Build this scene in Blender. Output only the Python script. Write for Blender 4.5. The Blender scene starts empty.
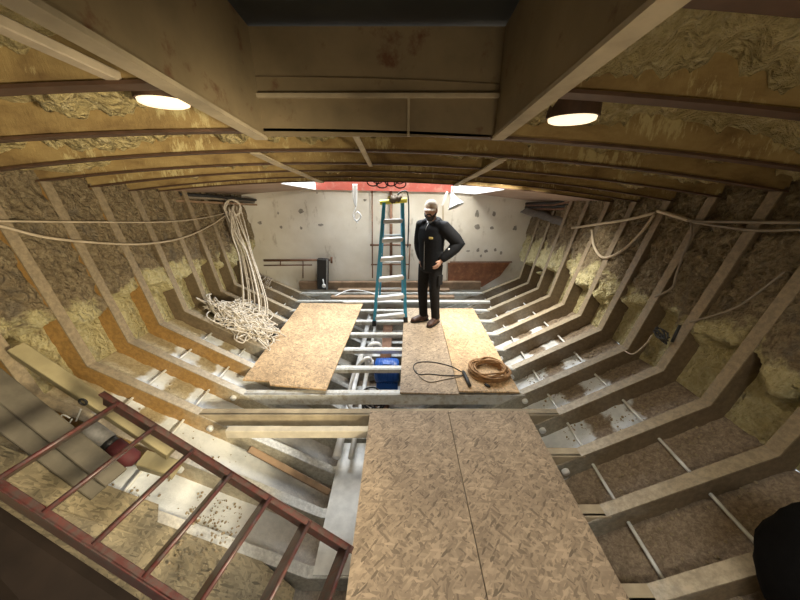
import bpy, bmesh, math, random
from mathutils import Vector, Matrix, noise
random.seed(7)
C = bpy.context.scene.collection
PI = math.pi
V = Vector

# ------------------------------------------------------------------ camera
H = 2.0
PITCH = math.atan(120/300)
CT, ST = math.cos(PITCH), math.sin(PITCH)
cam = bpy.data.cameras.new('camera')
cam.sensor_width = 36; cam.lens = 36*300/800; cam.clip_start = .02
cob = bpy.data.objects.new('camera', cam); C.objects.link(cob)
cob.location = (0, 0, H); cob.rotation_euler = (PI/2-PITCH, 0, 0)
bpy.context.scene.camera = cob

def ray(u, v):
    a = (u-400)/300; b = (300-v)/300
    return V((a, CT+b*ST, -ST+b*CT))
def atz(u, v, z):
    d = ray(u, v); return V((0, 0, H))+d*((z-H)/d.z)
def aty(u, v, y):
    d = ray(u, v); return V((0, 0, H))+d*(y/d.y)
def atx(u, v, x):
    d = ray(u, v); return V((0, 0, H))+d*(x/d.x)
def att(u, v, t):
    return V((0, 0, H))+ray(u, v)*t

# ------------------------------------------------------------------ materials
def newmat(name):
    m = bpy.data.materials.new(name); m.use_nodes = True
    nt = m.node_tree; nt.nodes.clear()
    out = nt.nodes.new('ShaderNodeOutputMaterial'); b = nt.nodes.new('ShaderNodeBsdfPrincipled')
    nt.links.new(b.outputs[0], out.inputs[0])
    return m, nt, b
def node(nt, t, **kw):
    n = nt.nodes.new(t)
    for k, v in kw.items():
        if k in n.inputs: n.inputs[k].default_value = v
        else: setattr(n, k, v)
    return n
def ramp(nt, fac, stops, interp='LINEAR'):
    r = nt.nodes.new('ShaderNodeValToRGB'); r.color_ramp.interpolation = interp
    e = r.color_ramp.elements
    while len(e) < len(stops): e.new(.5)
    for i, (p, c) in enumerate(stops):
        e[i].position = p; e[i].color = (c[0], c[1], c[2], 1)
    nt.links.new(fac, r.inputs[0]); return r.outputs[0]
def coords(nt, kind='Object', scale=(1, 1, 1), rot=(0, 0, 0)):
    if kind == 'World':
        src = nt.nodes.new('ShaderNodeNewGeometry').outputs['Position']
    else:
        src = nt.nodes.new('ShaderNodeTexCoord').outputs['Object']
    mp = nt.nodes.new('ShaderNodeMapping'); mp.inputs['Scale'].default_value = scale; mp.inputs['Rotation'].default_value = rot
    nt.links.new(src, mp.inputs[0]); return mp.outputs[0]
def noisetex(nt, vec, scale, detail=4, rough=.6, dist=0):
    n = node(nt, 'ShaderNodeTexNoise', Scale=scale, Detail=detail, Roughness=rough, Distortion=dist)
    nt.links.new(vec, n.inputs['Vector']); return n.outputs['Fac']
def mixc(nt, fac, a, b, mode='MIX'):
    m = nt.nodes.new('ShaderNodeMix'); m.data_type = 'RGBA'; m.blend_type = mode
    for sock, val in ((m.inputs[0], fac), (m.inputs[6], a), (m.inputs[7], b)):
        if isinstance(val, (int, float)): sock.default_value = val
        elif isinstance(val, tuple): sock.default_value = (*val[:3], 1)
        else: nt.links.new(val, sock)
    return m.outputs[2]
def bump(nt, b, h, strength=.5, dist=.01):
    n = node(nt, 'ShaderNodeBump', Strength=strength, Distance=dist)
    nt.links.new(h, n.inputs['Height']); nt.links.new(n.outputs[0], b.inputs['Normal'])

def mat_flat(name, col, rough=.5, metal=0, var=.25, scale=9, dirt=None, dirt_amt=.35, bmp=.15, stretch=(1, 1, 1)):
    m, nt, b = newmat(name)
    v = coords(nt, 'Object', stretch)
    f = noisetex(nt, v, scale, 5)
    dk = tuple(c*(1-var) for c in col); lt = tuple(min(1, c*(1+var*.6)) for c in col)
    c = ramp(nt, f, [(.3, dk), (.7, lt)])
    if dirt:
        f2 = noisetex(nt, v, scale*2.3, 6, .7)
        k = ramp(nt, f2, [(.62-dirt_amt*.4, (0, 0, 0)), (.72-dirt_amt*.2, (1, 1, 1))])
        c = mixc(nt, k, c, dirt)
    nt.links.new(c, b.inputs['Base Color'])
    b.inputs['Roughness'].default_value = rough; b.inputs['Metallic'].default_value = metal
    if bmp: bump(nt, b, f, bmp, .006)
    return m

def mat_osb(name, base=(.42, .30, .19), rot=0):
    m, nt, b = newmat(name)
    layers = []
    wob = coords(nt, 'Object')
    for k, (r, sx, sy) in enumerate(((rot+.1, 90, 20), (rot-.75, 80, 18), (rot+1.6, 80, 20), (rot+.8, 95, 24))):
        mp = coords(nt, 'Object', (1, 1, 1), (0, 0, r))
        mp2 = nt.nodes.new('ShaderNodeMapping'); mp2.inputs['Scale'].default_value = (sx, sy, 20)
        mp2.inputs['Location'].default_value = (k*3.1, k*1.7, 0)
        nt.links.new(mp, mp2.inputs[0])
        vo = node(nt, 'ShaderNodeTexVoronoi', Scale=1.0, Randomness=1.0); nt.links.new(mp2.outputs[0], vo.inputs['Vector'])
        sep = nt.nodes.new('ShaderNodeSeparateColor'); nt.links.new(vo.outputs['Color'], sep.inputs[0])
        layers.append(sep.outputs)
    x0, x1, x2, x3 = base
    def tint(k): return tuple(c*k for c in base[:3])
    c = ramp(nt, layers[0][0], [(0, tint(.62)), (.35, tint(.88)), (.7, tint(1.05)), (1, tint(1.3))])
    c1 = ramp(nt, layers[1][0], [(0, tint(.55)), (.5, tint(.98)), (1, tint(1.25))])
    c2 = ramp(nt, layers[2][0], [(0, tint(.75)), (.5, tint(1.0)), (1, tint(1.4))])
    c3 = ramp(nt, layers[3][0], [(0, tint(.45)), (.3, tint(.9)), (1, tint(1.3))])
    k1 = ramp(nt, layers[1][1], [(.5, (0, 0, 0)), (.52, (1, 1, 1))])
    k2 = ramp(nt, layers[2][1], [(.62, (0, 0, 0)), (.64, (1, 1, 1))])
    k3 = ramp(nt, layers[3][1], [(.66, (0, 0, 0)), (.70, (1, 1, 1))])
    c = mixc(nt, k1, c, c1); c = mixc(nt, k2, c, c2); c = mixc(nt, k3, c, c3)
    f = noisetex(nt, wob, 2.2, 6, .65)
    d = ramp(nt, f, [(.3, (.70, .68, .66)), (.6, (1.05, 1.03, 1.0))])
    c = mixc(nt, 1.0, c, d, 'MULTIPLY')
    nt.links.new(c, b.inputs['Base Color']); b.inputs['Roughness'].default_value = .72
    bump(nt, b, layers[0][0], .12, .004)
    return m

def mat_foam(name, kind):
    m, nt, b = newmat(name)
    w = coords(nt, 'World')
    f1 = noisetex(nt, w, 2.1, 6, .65)
    f2 = noisetex(nt, w, 19, 7, .75, .5)
    f3 = noisetex(nt, w, 60, 4, .7)
    geo = nt.nodes.new('ShaderNodeNewGeometry'); sx = nt.nodes.new('ShaderNodeSeparateXYZ')
    nt.links.new(geo.outputs['Position'], sx.inputs[0])
    if kind == 'side':
        yel = ramp(nt, f2, [(.25, (.36, .28, .12)), (.45, (.64, .55, .27)), (.7, (.82, .75, .46))])
        brn = ramp(nt, f2, [(.28, (.075, .052, .028)), (.48, (.27, .20, .11)), (.75, (.52, .43, .26))])
        # dust and overspray: dirtier towards the deck, cleaner in blotches lower down
        hgt = node(nt, 'ShaderNodeMapRange'); hgt.inputs['From Min'].default_value = .55; hgt.inputs['From Max'].default_value = 1.55
        nt.links.new(sx.outputs['Z'], hgt.inputs['Value'])
        ad = node(nt, 'ShaderNodeMath', operation='ADD'); nt.links.new(hgt.outputs[0], ad.inputs[0]); nt.links.new(f1, ad.inputs[1])
        k = ramp(nt, ad.outputs[0], [(.92, (0, 0, 0)), (1.2, (1, 1, 1))])
        c = mixc(nt, k, yel, brn)
        sm = ramp(nt, noisetex(nt, w, 5.5, 4, .6), [(.57, (0, 0, 0)), (.70, (.55, .55, .55))])
        c = mixc(nt, sm, c, (.19, .165, .13))
    elif kind == 'deck':
        yel = ramp(nt, f2, [(.25, (.30, .22, .09)), (.5, (.60, .48, .22)), (.75, (.80, .70, .42))])
        c = yel
    nt.links.new(c, b.inputs['Base Color']); b.inputs['Roughness'].default_value = .85
    vo = node(nt, 'ShaderNodeTexVoronoi', Scale=26.0, feature='SMOOTH_F1'); wv = nt.nodes.new('ShaderNodeVectorMath'); wv.operation = 'MULTIPLY_ADD'
    cn = node(nt, 'ShaderNodeTexNoise', Scale=9.0, Detail=3.0); nt.links.new(w, cn.inputs['Vector'])
    nt.links.new(cn.outputs['Color'], wv.inputs[0]); wv.inputs[1].default_value = (.16, .16, .16); nt.links.new(w, wv.inputs[2]); nt.links.new(wv.outputs[0], vo.inputs['Vector'])
    ad2 = node(nt, 'ShaderNodeMath', operation='ADD'); nt.links.new(f2, ad2.inputs[0]); nt.links.new(f3, ad2.inputs[1])
    sb = node(nt, 'ShaderNodeMath', operation='MULTIPLY_ADD'); sb.inputs[1].default_value = -1.6; nt.links.new(vo.outputs['Distance'], sb.inputs[0]); nt.links.new(ad2.outputs[0], sb.inputs[2])
    bump(nt, b, sb.outputs[0], 1.0, .045)
    return m

def mat_bottom(name):
    """bottom plating: brown foam dust up the slopes, bare white paint low down and in a second strip"""
    m, nt, b = newmat(name)
    w = coords(nt, 'World')
    geo = nt.nodes.new('ShaderNodeNewGeometry'); sx = nt.nodes.new('ShaderNodeSeparateXYZ')
    nt.links.new(geo.outputs['Position'], sx.inputs[0])
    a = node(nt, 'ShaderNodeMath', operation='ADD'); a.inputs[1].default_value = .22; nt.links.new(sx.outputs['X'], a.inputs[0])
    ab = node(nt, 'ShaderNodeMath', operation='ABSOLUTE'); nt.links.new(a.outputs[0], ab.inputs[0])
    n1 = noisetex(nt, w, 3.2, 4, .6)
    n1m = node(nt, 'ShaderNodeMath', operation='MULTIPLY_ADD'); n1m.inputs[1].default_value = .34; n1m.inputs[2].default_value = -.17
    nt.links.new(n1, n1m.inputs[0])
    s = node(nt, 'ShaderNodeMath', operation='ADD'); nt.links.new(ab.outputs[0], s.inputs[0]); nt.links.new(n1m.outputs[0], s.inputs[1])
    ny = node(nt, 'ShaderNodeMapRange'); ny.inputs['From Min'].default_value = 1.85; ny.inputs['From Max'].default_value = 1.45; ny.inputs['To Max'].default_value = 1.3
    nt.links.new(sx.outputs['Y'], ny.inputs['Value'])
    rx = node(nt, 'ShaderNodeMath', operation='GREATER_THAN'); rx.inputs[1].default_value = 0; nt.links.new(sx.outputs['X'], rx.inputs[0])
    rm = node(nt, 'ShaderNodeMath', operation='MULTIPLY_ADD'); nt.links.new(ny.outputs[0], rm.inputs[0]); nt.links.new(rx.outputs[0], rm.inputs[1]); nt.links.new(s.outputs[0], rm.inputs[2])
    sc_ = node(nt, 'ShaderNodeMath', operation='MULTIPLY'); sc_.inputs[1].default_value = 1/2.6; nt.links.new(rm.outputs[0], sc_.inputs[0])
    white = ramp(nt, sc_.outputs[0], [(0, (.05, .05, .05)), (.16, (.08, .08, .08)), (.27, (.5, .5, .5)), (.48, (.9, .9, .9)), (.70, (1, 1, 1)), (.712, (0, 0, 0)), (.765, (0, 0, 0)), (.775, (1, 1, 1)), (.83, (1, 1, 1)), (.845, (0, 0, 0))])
    f2 = noisetex(nt, w, 34, 8, .8, .4)
    brn = ramp(nt, f2, [(.3, (.085, .06, .04)), (.5, (.25, .19, .13)), (.66, (.42, .34, .24)), (.8, (.60, .50, .36))])
    paint = ramp(nt, noisetex(nt, w, 8, 5, .65), [(.3, (.66, .71, .75)), (.6, (.86, .90, .93))])  # white paint with the blue of reflected daylight put into its colour
    # left side carries more yellow overspray
    lf = node(nt, 'ShaderNodeMapRange'); lf.inputs['From Min'].default_value = -.9; lf.inputs['From Max'].default_value = -1.5
    nt.links.new(sx.outputs['X'], lf.inputs['Value'])
    yel = ramp(nt, f2, [(.3, (.24, .185, .10)), (.55, (.47, .39, .24)), (.8, (.66, .58, .40))])
    dust = mixc(nt, lf.outputs[0], brn, yel)
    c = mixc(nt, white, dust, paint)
    nt.links.new(c, b.inputs['Base Color']); b.inputs['Roughness'].default_value = .6
    bump(nt, b, f2, .6, .02)
    return m

def mat_rib(name, zones):
    """painted steel: pale grey paint near the keel, other tone up the sides"""
    m, nt, b = newmat(name)
    w = coords(nt, 'World')
    geo = nt.nodes.new('ShaderNodeNewGeometry'); sx = nt.nodes.new('ShaderNodeSeparateXYZ')
    nt.links.new(geo.outputs['Position'], sx.inputs[0])
    a = node(nt, 'ShaderNodeMath', operation='ADD'); a.inputs[1].default_value = .22; nt.links.new(sx.outputs['X'], a.inputs[0])
    ab = node(nt, 'ShaderNodeMath', operation='ABSOLUTE'); nt.links.new(a.outputs[0], ab.inputs[0])
    n1 = noisetex(nt, w, 5, 5, .65)
    n1m = node(nt, 'ShaderNodeMath', operation='MULTIPLY_ADD'); n1m.inputs[1].default_value = .6; n1m.inputs[2].default_value = -.3
    nt.links.new(n1, n1m.inputs[0])
    s = node(nt, 'ShaderNodeMath', operation='ADD'); nt.links.new(ab.outputs[0], s.inputs[0]); nt.links.new(n1m.outputs[0], s.inputs[1])
    sc_ = node(nt, 'ShaderNodeMath', operation='MULTIPLY'); sc_.inputs[1].default_value = 1/3; nt.links.new(s.outputs[0], sc_.inputs[0])
    c = ramp(nt, sc_.outputs[0], zones)
    f2 = noisetex(nt, w, 30, 6, .7)
    k = ramp(nt, f2, [(.4, (.72, .72, .72)), (.62, (1.08, 1.08, 1.08))])
    c = mixc(nt, 1.0, c, k, 'MULTIPLY')
    nt.links.new(c, b.inputs['Base Color']); b.inputs['Roughness'].default_value = .55
    bump(nt, b, f2, .25, .005)
    return m

def mat_wall(name):
    m, nt, b = newmat(name)
    w = coords(nt, 'World')
    f = noisetex(nt, w, 1.6, 5, .6)
    c = ramp(nt, f, [(.3, (.64, .59, .49)), (.65, (.78, .74, .65))])
    f2 = noisetex(nt, coords(nt, 'World', (1, 1, .35)), 5, 6, .7)
    c = mixc(nt, ramp(nt, f2, [(.60, (0, 0, 0)), (.72, (1, 1, 1))]), c, (.40, .34, .25))
    nt.links.new(c, b.inputs['Base Color']); b.inputs['Roughness'].default_value = .55
    bump(nt, b, f, .1, .01)
    return m

def mat_beamweb(name):
    m, nt, b = newmat(name)
    w = coords(nt, 'World', (1, 1, 2))
    f = noisetex(nt, w, 3.5, 6, .65, .3)
    c = ramp(nt, f, [(.3, (.16, .095, .035)), (.5, (.30, .205, .08)), (.68, (.40, .29, .12))])
    f2 = noisetex(nt, w, 2.0, 3, .5); f3 = noisetex(nt, coords(nt, 'World', (3, 1, 1)), 9, 6, .75)
    ml = node(nt, 'ShaderNodeMath', operation='MULTIPLY'); nt.links.new(f2, ml.inputs[0]); nt.links.new(f3, ml.inputs[1])
    k = ramp(nt, ml.outputs[0], [(.30, (0, 0, 0)), (.36, (1, 1, 1))])
    c = mixc(nt, k, c, (.52, .43, .21))
    nt.links.new(c, b.inputs['Base Color']); b.inputs['Roughness'].default_value = .8
    bump(nt, b, f3, .4, .012)
    return m

def mat_emit(name, col, s):
    m, nt, b = newmat(name)
    b.inputs['Base Color'].default_value = (*col, 1); b.inputs['Emission Color'].default_value = (*col, 1); b.inputs['Emission Strength'].default_value = s
    return m

M = {}
M['osb'] = mat_osb('osb', (.40, .31, .215, 1)); M['osb_w'] = mat_osb('osb_warm', (.56, .39, .22, 1), 1.2)
M['osb_d'] = mat_osb('osb_dusty', (.29, .245, .155, 1), .7)
M['foam'] = mat_foam('foam_side', 'side'); M['foam_deck'] = mat_foam('foam_deck', 'deck')
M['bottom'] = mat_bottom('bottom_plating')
M['rib_flange'] = mat_rib('rib_flange_paint', [(0, (.55, .56, .54)), (.38, (.62, .62, .58)), (.52, (.46, .39, .28)), (.70, (.31, .245, .15)), (1, (.21, .16, .105))])
M['rib_web'] = mat_rib('rib_web_paint', [(0, (.42, .42, .38)), (.45, (.40, .38, .31)), (.58, (.20, .15, .09)), (1, (.15, .105, .06))])
M['rib_web_ochre'] = mat_rib('rib_web_ochre', [(0, (.42, .42, .38)), (.45, (.46, .40, .28)), (.56, (.38, .225, .075)), (1, (.34, .19, .055))])
M['wall'] = mat_wall('bulkhead_paint')
M['beam_web'] = mat_beamweb('deck_beam_foamed')
M['beam_flange'] = mat_flat('beam_flange', (.085, .045, .025), .6, 0, .35, 12)
M['deck'] = mat_flat('deck_underside', (.20, .15, .09), .7)
M['lining'] = mat_flat('deck_lining', (.36, .25, .18), .6, 0, .2, 3)
M['beam_grey'] = mat_flat('floor_beam_paint', (.60, .60, .56), .5, 0, .18, 6, (.40, .36, .28), .35)
M['beam_wood'] = mat_flat('weathered_timber', (.40, .33, .22), .75, 0, .35, 5, stretch=(1, 1, 1))
M['wood_pale'] = mat_flat('pale_timber', (.34, .29, .16), .7, 0, .25, 6)
M['wood_grey'] = mat_flat('grey_timber', (.125, .108, .078), .75, 0, .35, 7)
M['wood_brown'] = mat_flat('brown_timber', (.26, .17, .10), .7, 0, .35, 7)
M['steel_red'] = mat_flat('maroon_paint', (.085, .022, .019), .42, .1, .45, 14, (.06, .045, .04), .5)
M['steel_rung'] = mat_flat('worn_rung_steel', (.075, .058, .052), .35, .45, .45, 14, (.09, .03, .022), .45)
M['coaming'] = mat_flat('coaming_paint', (.23, .175, .10), .5, 0, .3, 3, (.13, .06, .03), .10)
M['hatch_dark'] = mat_flat('hatch_cover_dark', (.018, .019, .016), .6, 0, .4, 4)
M['rust'] = mat_flat('rusty_pipe', (.20, .105, .06), .7, .2, .4, 18)
M['rust_board'] = mat_flat('rust_red_board', (.24, .095, .045), .6, 0, .35, 5, (.34, .16, .07), .3)
M['blue'] = mat_flat('ladder_fibreglass', (.035, .27, .42), .4, 0, .15, 10)
M['yellow'] = mat_flat('ladder_cap_yellow', (.78, .70, .08), .45, 0, .1, 10)
M['alu'] = mat_flat('ladder_aluminium', (.72, .72, .70), .35, .5, .1, 10)
M['black'] = mat_flat('black_rubber', (.012, .012, .012), .5, 0, .3, 20)
M['blackcloth'] = mat_flat('black_cloth', (.006, .006, .0065), .95, 0, .3, 40, bmp=.3)
for k_ in ('jacket', 'trouser'): pass
M['blackcloth'].node_tree.nodes['Principled BSDF'].inputs['Specular IOR Level'].default_value = .08
M['pine'] = mat_flat('pale_pine', (.62, .56, .44), .7, 0, .25, 6)
M['shade_board'] = mat_flat('shade_board', (.020, .013, .009), .75, 0, .4, 4)  # shade of the lower left corner put into a near-black colour
M['white_rope'] = mat_flat('pale_rope', (.60, .54, .45), .8, 0, .3, 30)
M['tan_rope'] = mat_flat('tan_rope', (.36, .20, .085), .7, 0, .35, 30)
M['white'] = mat_flat('white_plastic', (.78, .78, .76), .4, 0, .08, 10)
M['whitesteel'] = mat_flat('white_painted_pipe', (.66, .66, .62), .45, 0, .2, 10)
M['grey'] = mat_flat('grey_pipe', (.30, .30, .29), .45, .2, .25, 10)
M['pump_blue'] = mat_flat('pump_blue', (.018, .10, .42), .35, 0, .2, 9)
M['cable_pale'] = mat_flat('pale_cable', (.46, .38, .27), .6, 0, .2, 10)
M['cable_grey'] = mat_flat('grey_conduit', (.24, .20, .15), .6, 0, .3, 10)
M['can_red'] = mat_flat('red_label', (.085, .014, .017), .75, 0, .2, 12)
M['can_grey'] = mat_flat('scuffed_grey_can', (.15, .145, .14), .7, .1, .4, 16)
M['crumb'] = mat_flat('foam_crumb', (.34, .27, .17), .9, 0, .3, 30)
M['skin'] = mat_flat('skin', (.62, .36, .26), .55, 0, .12, 12)
M['beard'] = mat_flat('beard', (.055, .042, .035), .8, 0, .4, 60)
M['jacket'] = mat_flat('jacket_cloth', (.008, .0085, .010), .75, 0, .25, 30, bmp=.3)
M['trouser'] = mat_flat('trouser_cloth', (.016, .015, .015), .85, 0, .25, 30, bmp=.3)
for k_ in ('jacket', 'trouser', 'shade_board'): M[k_].node_tree.nodes['Principled BSDF'].inputs['Specular IOR Level'].default_value = .2
M['boot'] = mat_flat('boot_leather', (.075, .035, .025), .5, 0, .3, 30)
M['cap'] = mat_flat('cap_cloth', (.80, .68, .54), .85, 0, .12, 30)
M['gold'] = mat_flat('logo_thread', (.50, .38, .12), .6, 0, .1, 30)
M['rag'] = mat_flat('rag_cloth', (.16, .115, .07), .9, 0, .4, 20)
M['silver'] = mat_flat('lamp_reflector', (.72, .73, .72), .3, .6, .1, 10)
M['patch'] = mat_flat('bare_patch', (.30, .275, .23), .7, 0, .35, 20)
M['lens'] = mat_emit('lamp_lens', (1.0, .80, .52), 1.5)
M['sheet_foam'] = mat_flat('white_board', (.80, .80, .78), .5, 0, .06, 6)
M['red_paint'] = mat_flat('red_paint', (.42, .085, .055), .6, 0, .2, 3, (.45, .17, .12), .3)

# ------------------------------------------------------------------ mesh helpers
def wloc(o):
    p = V((0, 0, 0))
    while o is not None: p += o.location; o = o.parent
    return p
class MB:
    def __init__(s): s.v = []; s.f = []
    def add(s, vs, fs):
        b = len(s.v); s.v += [V(p) for p in vs]; s.f += [tuple(b+i for i in f) for f in fs]; return s
    def box(s, lo, hi):
        x0, y0, z0 = lo; x1, y1, z1 = hi
        return s.add([(x0, y0, z0), (x1, y0, z0), (x1, y1, z0), (x0, y1, z0), (x0, y0, z1), (x1, y0, z1), (x1, y1, z1), (x0, y1, z1)],
                     [(0, 3, 2, 1), (4, 5, 6, 7), (0, 1, 5, 4), (1, 2, 6, 5), (2, 3, 7, 6), (3, 0, 4, 7)])
    def bar(s, p, q, w, h, up=(0, 0, 1), ch=None):
        """chamfered rectangular bar from p to q; w across, h along up"""
        p = V(p); q = V(q); d = (q-p).normalized(); up = V(up)
        side = d.cross(up).normalized(); u = side.cross(d).normalized()
        c = ch if ch is not None else min(w, h)*.12
        pr = [(-w/2+c, -h/2), (w/2-c, -h/2), (w/2, -h/2+c), (w/2, h/2-c), (w/2-c, h/2), (-w/2+c, h/2), (-w/2, h/2-c), (-w/2, -h/2+c)]
        vs = [p+side*a+u*b for a, b in pr]+[q+side*a+u*b for a, b in pr]
        n = 8
        return s.add(vs, [tuple(range(n-1, -1, -1)), tuple(range(n, 2*n))]+[(i, (i+1) % n, n+(i+1) % n, n+i) for i in range(n)])
    def tube(s, pts, r, n=8, caps=True, rads=None, ell=None):
        pts = [V(p) for p in pts]; m = len(pts); vs = []; fs = []
        up = None
        for i, p in enumerate(pts):
            t = (pts[min(i+1, m-1)]-pts[max(i-1, 0)]).normalized()
            if up is None:
                ref = V((0, 0, 1)) if abs(t.z) < .9 else V((0, 1, 0))
                if ell: ref = V(ell)
                up = (ref-t*ref.dot(t)).normalized()
            else: up = (up-t*up.dot(t)).normalized()
            sd = t.cross(up)
            rr = rads[i] if rads else r
            ra, rb = rr if isinstance(rr, tuple) else (rr, rr)
            for k in range(n):
                a = 2*PI*k/n; vs.append(p+sd*math.cos(a)*ra+up*math.sin(a)*rb)
        for i in range(m-1):
            for k in range(n): fs.append((i*n+k, i*n+(k+1) % n, (i+1)*n+(k+1) % n, (i+1)*n+k))
        if caps: fs.append(tuple(range(n-1, -1, -1))); fs.append(tuple(range((m-1)*n, m*n)))
        return s.add(vs, fs)
    def ball(s, c, r, n=12, m=8, mat=None):
        c = V(c); r = V(r) if not isinstance(r, (int, float)) else V((r, r, r)); vs = [c+V((0, 0, -r.z))]; fs = []
        R = mat or Matrix.Identity(3)
        vs = [c+R @ V((0, 0, -r.z))]
        for j in range(1, m):
            ph = -PI/2+PI*j/m
            for k in range(n):
                a = 2*PI*k/n; vs.append(c+R @ V((r.x*math.cos(ph)*math.cos(a), r.y*math.cos(ph)*math.sin(a), r.z*math.sin(ph))))
        vs.append(c+R @ V((0, 0, r.z))); L = len(vs)-1
        for k in range(n): fs.append((0, 1+(k+1) % n, 1+k)); fs.append((L, L-n+k, L-n+(k+1) % n))
        for j in range(m-2):
            for k in range(n): a = 1+j*n; fs.append((a+k, a+(k+1) % n, a+n+(k+1) % n, a+n+k))
        return s.add(vs, fs)
    def prism(s, poly, ext):
        """polygon of 3d points extruded by vector ext"""
        n = len(poly); e = V(ext); vs = [V(p) for p in poly]+[V(p)+e for p in poly]
        return s.add(vs, [tuple(range(n-1, -1, -1)), tuple(range(n, 2*n))]+[(i, (i+1) % n, n+(i+1) % n, n+i) for i in range(n)])
    def grid(s, rows):
        n = len(rows[0]); vs = [p for r in rows for p in r]
        fs = [(i*n+k, i*n+k+1, (i+1)*n+k+1, (i+1)*n+k) for i in range(len(rows)-1) for k in range(n-1)]
        return s.add(vs, fs)
    def build(s, name, mat, parent=None, smooth=False):
        me = bpy.data.meshes.new(name)
        if parent is not None: org = wloc(parent)
        else:
            lo = [min(p[i] for p in s.v) for i in range(3)]; hi = [max(p[i] for p in s.v) for i in range(3)]
            org = V(((lo[0]+hi[0])/2, (lo[1]+hi[1])/2, lo[2]))
        me.from_pydata([tuple(p-org) for p in s.v], [], s.f); me.validate()
        bm = bmesh.new(); bm.from_mesh(me); bmesh.ops.recalc_face_normals(bm, faces=bm.faces); bm.to_mesh(me); bm.free()
        if smooth:
            for p in me.polygons: p.use_smooth = True
        me.materials.append(mat)
        o = bpy.data.objects.new(name, me); C.objects.link(o)
        if parent is not None: o.parent = parent
        else: o.location = org
        return o
def smooth_path(pts, k=6):
    pts = [V(p) for p in pts]; out = []
    for i in range(len(pts)-1):
        p0 = pts[max(i-1, 0)]; p1 = pts[i]; p2 = pts[i+1]; p3 = pts[min(i+2, len(pts)-1)]
        for j in range(k):
            t = j/k
            out.append(.5*((2*p1)+(p2-p0)*t+(2*p0-5*p1+4*p2-p3)*t*t+(3*p1-p0-3*p2+p3)*t**3))
    out.append(pts[-1]); return out
def tag(o, label, cat, group=None, kind=None):
    o['label'] = label; o['category'] = cat
    if group: o['group'] = group
    if kind: o['kind'] = kind
    return o
def thing(name, label, cat, loc=(0, 0, 0), group=None):
    o = bpy.data.objects.new(name, None); C.objects.link(o); o.location = loc; o.empty_display_size = .1
    return tag(o, label, cat, group)
def struct(o): o['kind'] = 'structure'; return o
ORD = ['', 'first', 'second', 'third', 'fourth', 'fifth', 'sixth', 'seventh', 'eighth', 'ninth', 'tenth', 'eleventh', 'twelfth']

# ------------------------------------------------------------------ hull form (stations every 0.41 m)
Y0, DY = 1.65, .41
I0 = -6
def lin(tab, f):
    ks = sorted(tab)
    if f <= ks[0]:
        k0, k1 = ks[0], ks[1]
    elif f >= ks[-1]: return tab[ks[-1]]
    else:
        for k0, k1 in zip(ks, ks[1:]):
            if k0 <= f <= k1: break
    return tab[k0]+(tab[k1]-tab[k0])*(f-k0)/(k1-k0)
T_chRz = {-2: .56, 0: .555, 1: .55, 2: .505, 3: .495, 4: .475, 5: .448, 6: .405, 7: .375, 8: .33, 9: .295, 10: .29}
T_chLz = {-2: .60, 0: .598, 1: .593, 2: .58, 3: .562, 4: .535, 5: .513, 6: .487, 7: .455, 8: .42, 9: .385, 10: .37}
T_coRz = {-2: 2.19, -1: 2.10, 0: 2.0, 1: 1.94, 2: 1.885, 3: 1.83, 4: 1.797, 5: 1.77, 10: 1.62}
T_coLz = {-2: 2.28, -1: 2.20, 0: 2.13, 1: 2.045, 2: 2.0, 3: 1.95, 4: 1.904, 5: 1.885, 10: 1.74}
T_ce = {-2: 2.415, -1: 2.32, 0: 2.225, 1: 2.175, 2: 2.12, 3: 2.08, 4: 2.035, 5: 1.99, 10: 1.84}
XC = -.22
def fi(y): return (y-Y0)/DY
def chR(f): return V((2.145+.011*f, lin(T_chRz, f)))
def chL(f): return V((-2.525-.0165*f, lin(T_chLz, f)))
def coR(f): return V((2.48, lin(T_coRz, f)))
def coL(f): return V((-2.74-.012*f, lin(T_coLz, f)))
KZ = -.62
def keL(f): return V((XC-.44, KZ))
def keR(f): return V((XC+.44, KZ))
def beamz(x, f):
    """underside of the deck beams: parabola through the two corners and the centre"""
    a = coL(f); b = coR(f); m = V((XC, lin(T_ce, f)))
    l0 = (x-m.x)*(x-b.x)/((a.x-m.x)*(a.x-b.x)); l1 = (x-a.x)*(x-b.x)/((m.x-a.x)*(m.x-b.x)); l2 = (x-a.x)*(x-m.x)/((b.x-a.x)*(b.x-m.x))
    return a.y*l0+m.y*l1+b.y*l2
WEB = .16
DK = .20
def offs(poly, d):
    """offset a 2d polyline to its outside (clockwise seen from the bow side)"""
    out = []; n = len(poly)
    def nrm(a, b):
        t = (b-a).normalized(); return V((t.y, -t.x))
    for i, p in enumerate(poly):
        ns = []
        if i > 0: ns.append(nrm(poly[i-1], p))
        if i < n-1: ns.append(nrm(p, poly[i+1]))
        if len(ns) == 1: out.append(p+ns[0]*d)
        else:
            b = (ns[0]+ns[1]).normalized(); out.append(p+b*d/max(.3, b.dot(ns[0])))
    return out
def section(f):
    """inner polyline from left deck corner round the keel to right deck corner"""
    return [coL(f), chL(f), keL(f), keR(f), chR(f), coR(f)]
def osection(f, d=WEB):
    s = section(f)
    # the list runs left side down, keel, right side up: outside is to the right of travel mirrored
    o = offs(s, -d)
    return o if o[2].y < s[2].y else offs(s, d)
def P3(p, y): return V((p.x, y, p.y))
YB = 5.75
YF = -1.6

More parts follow.
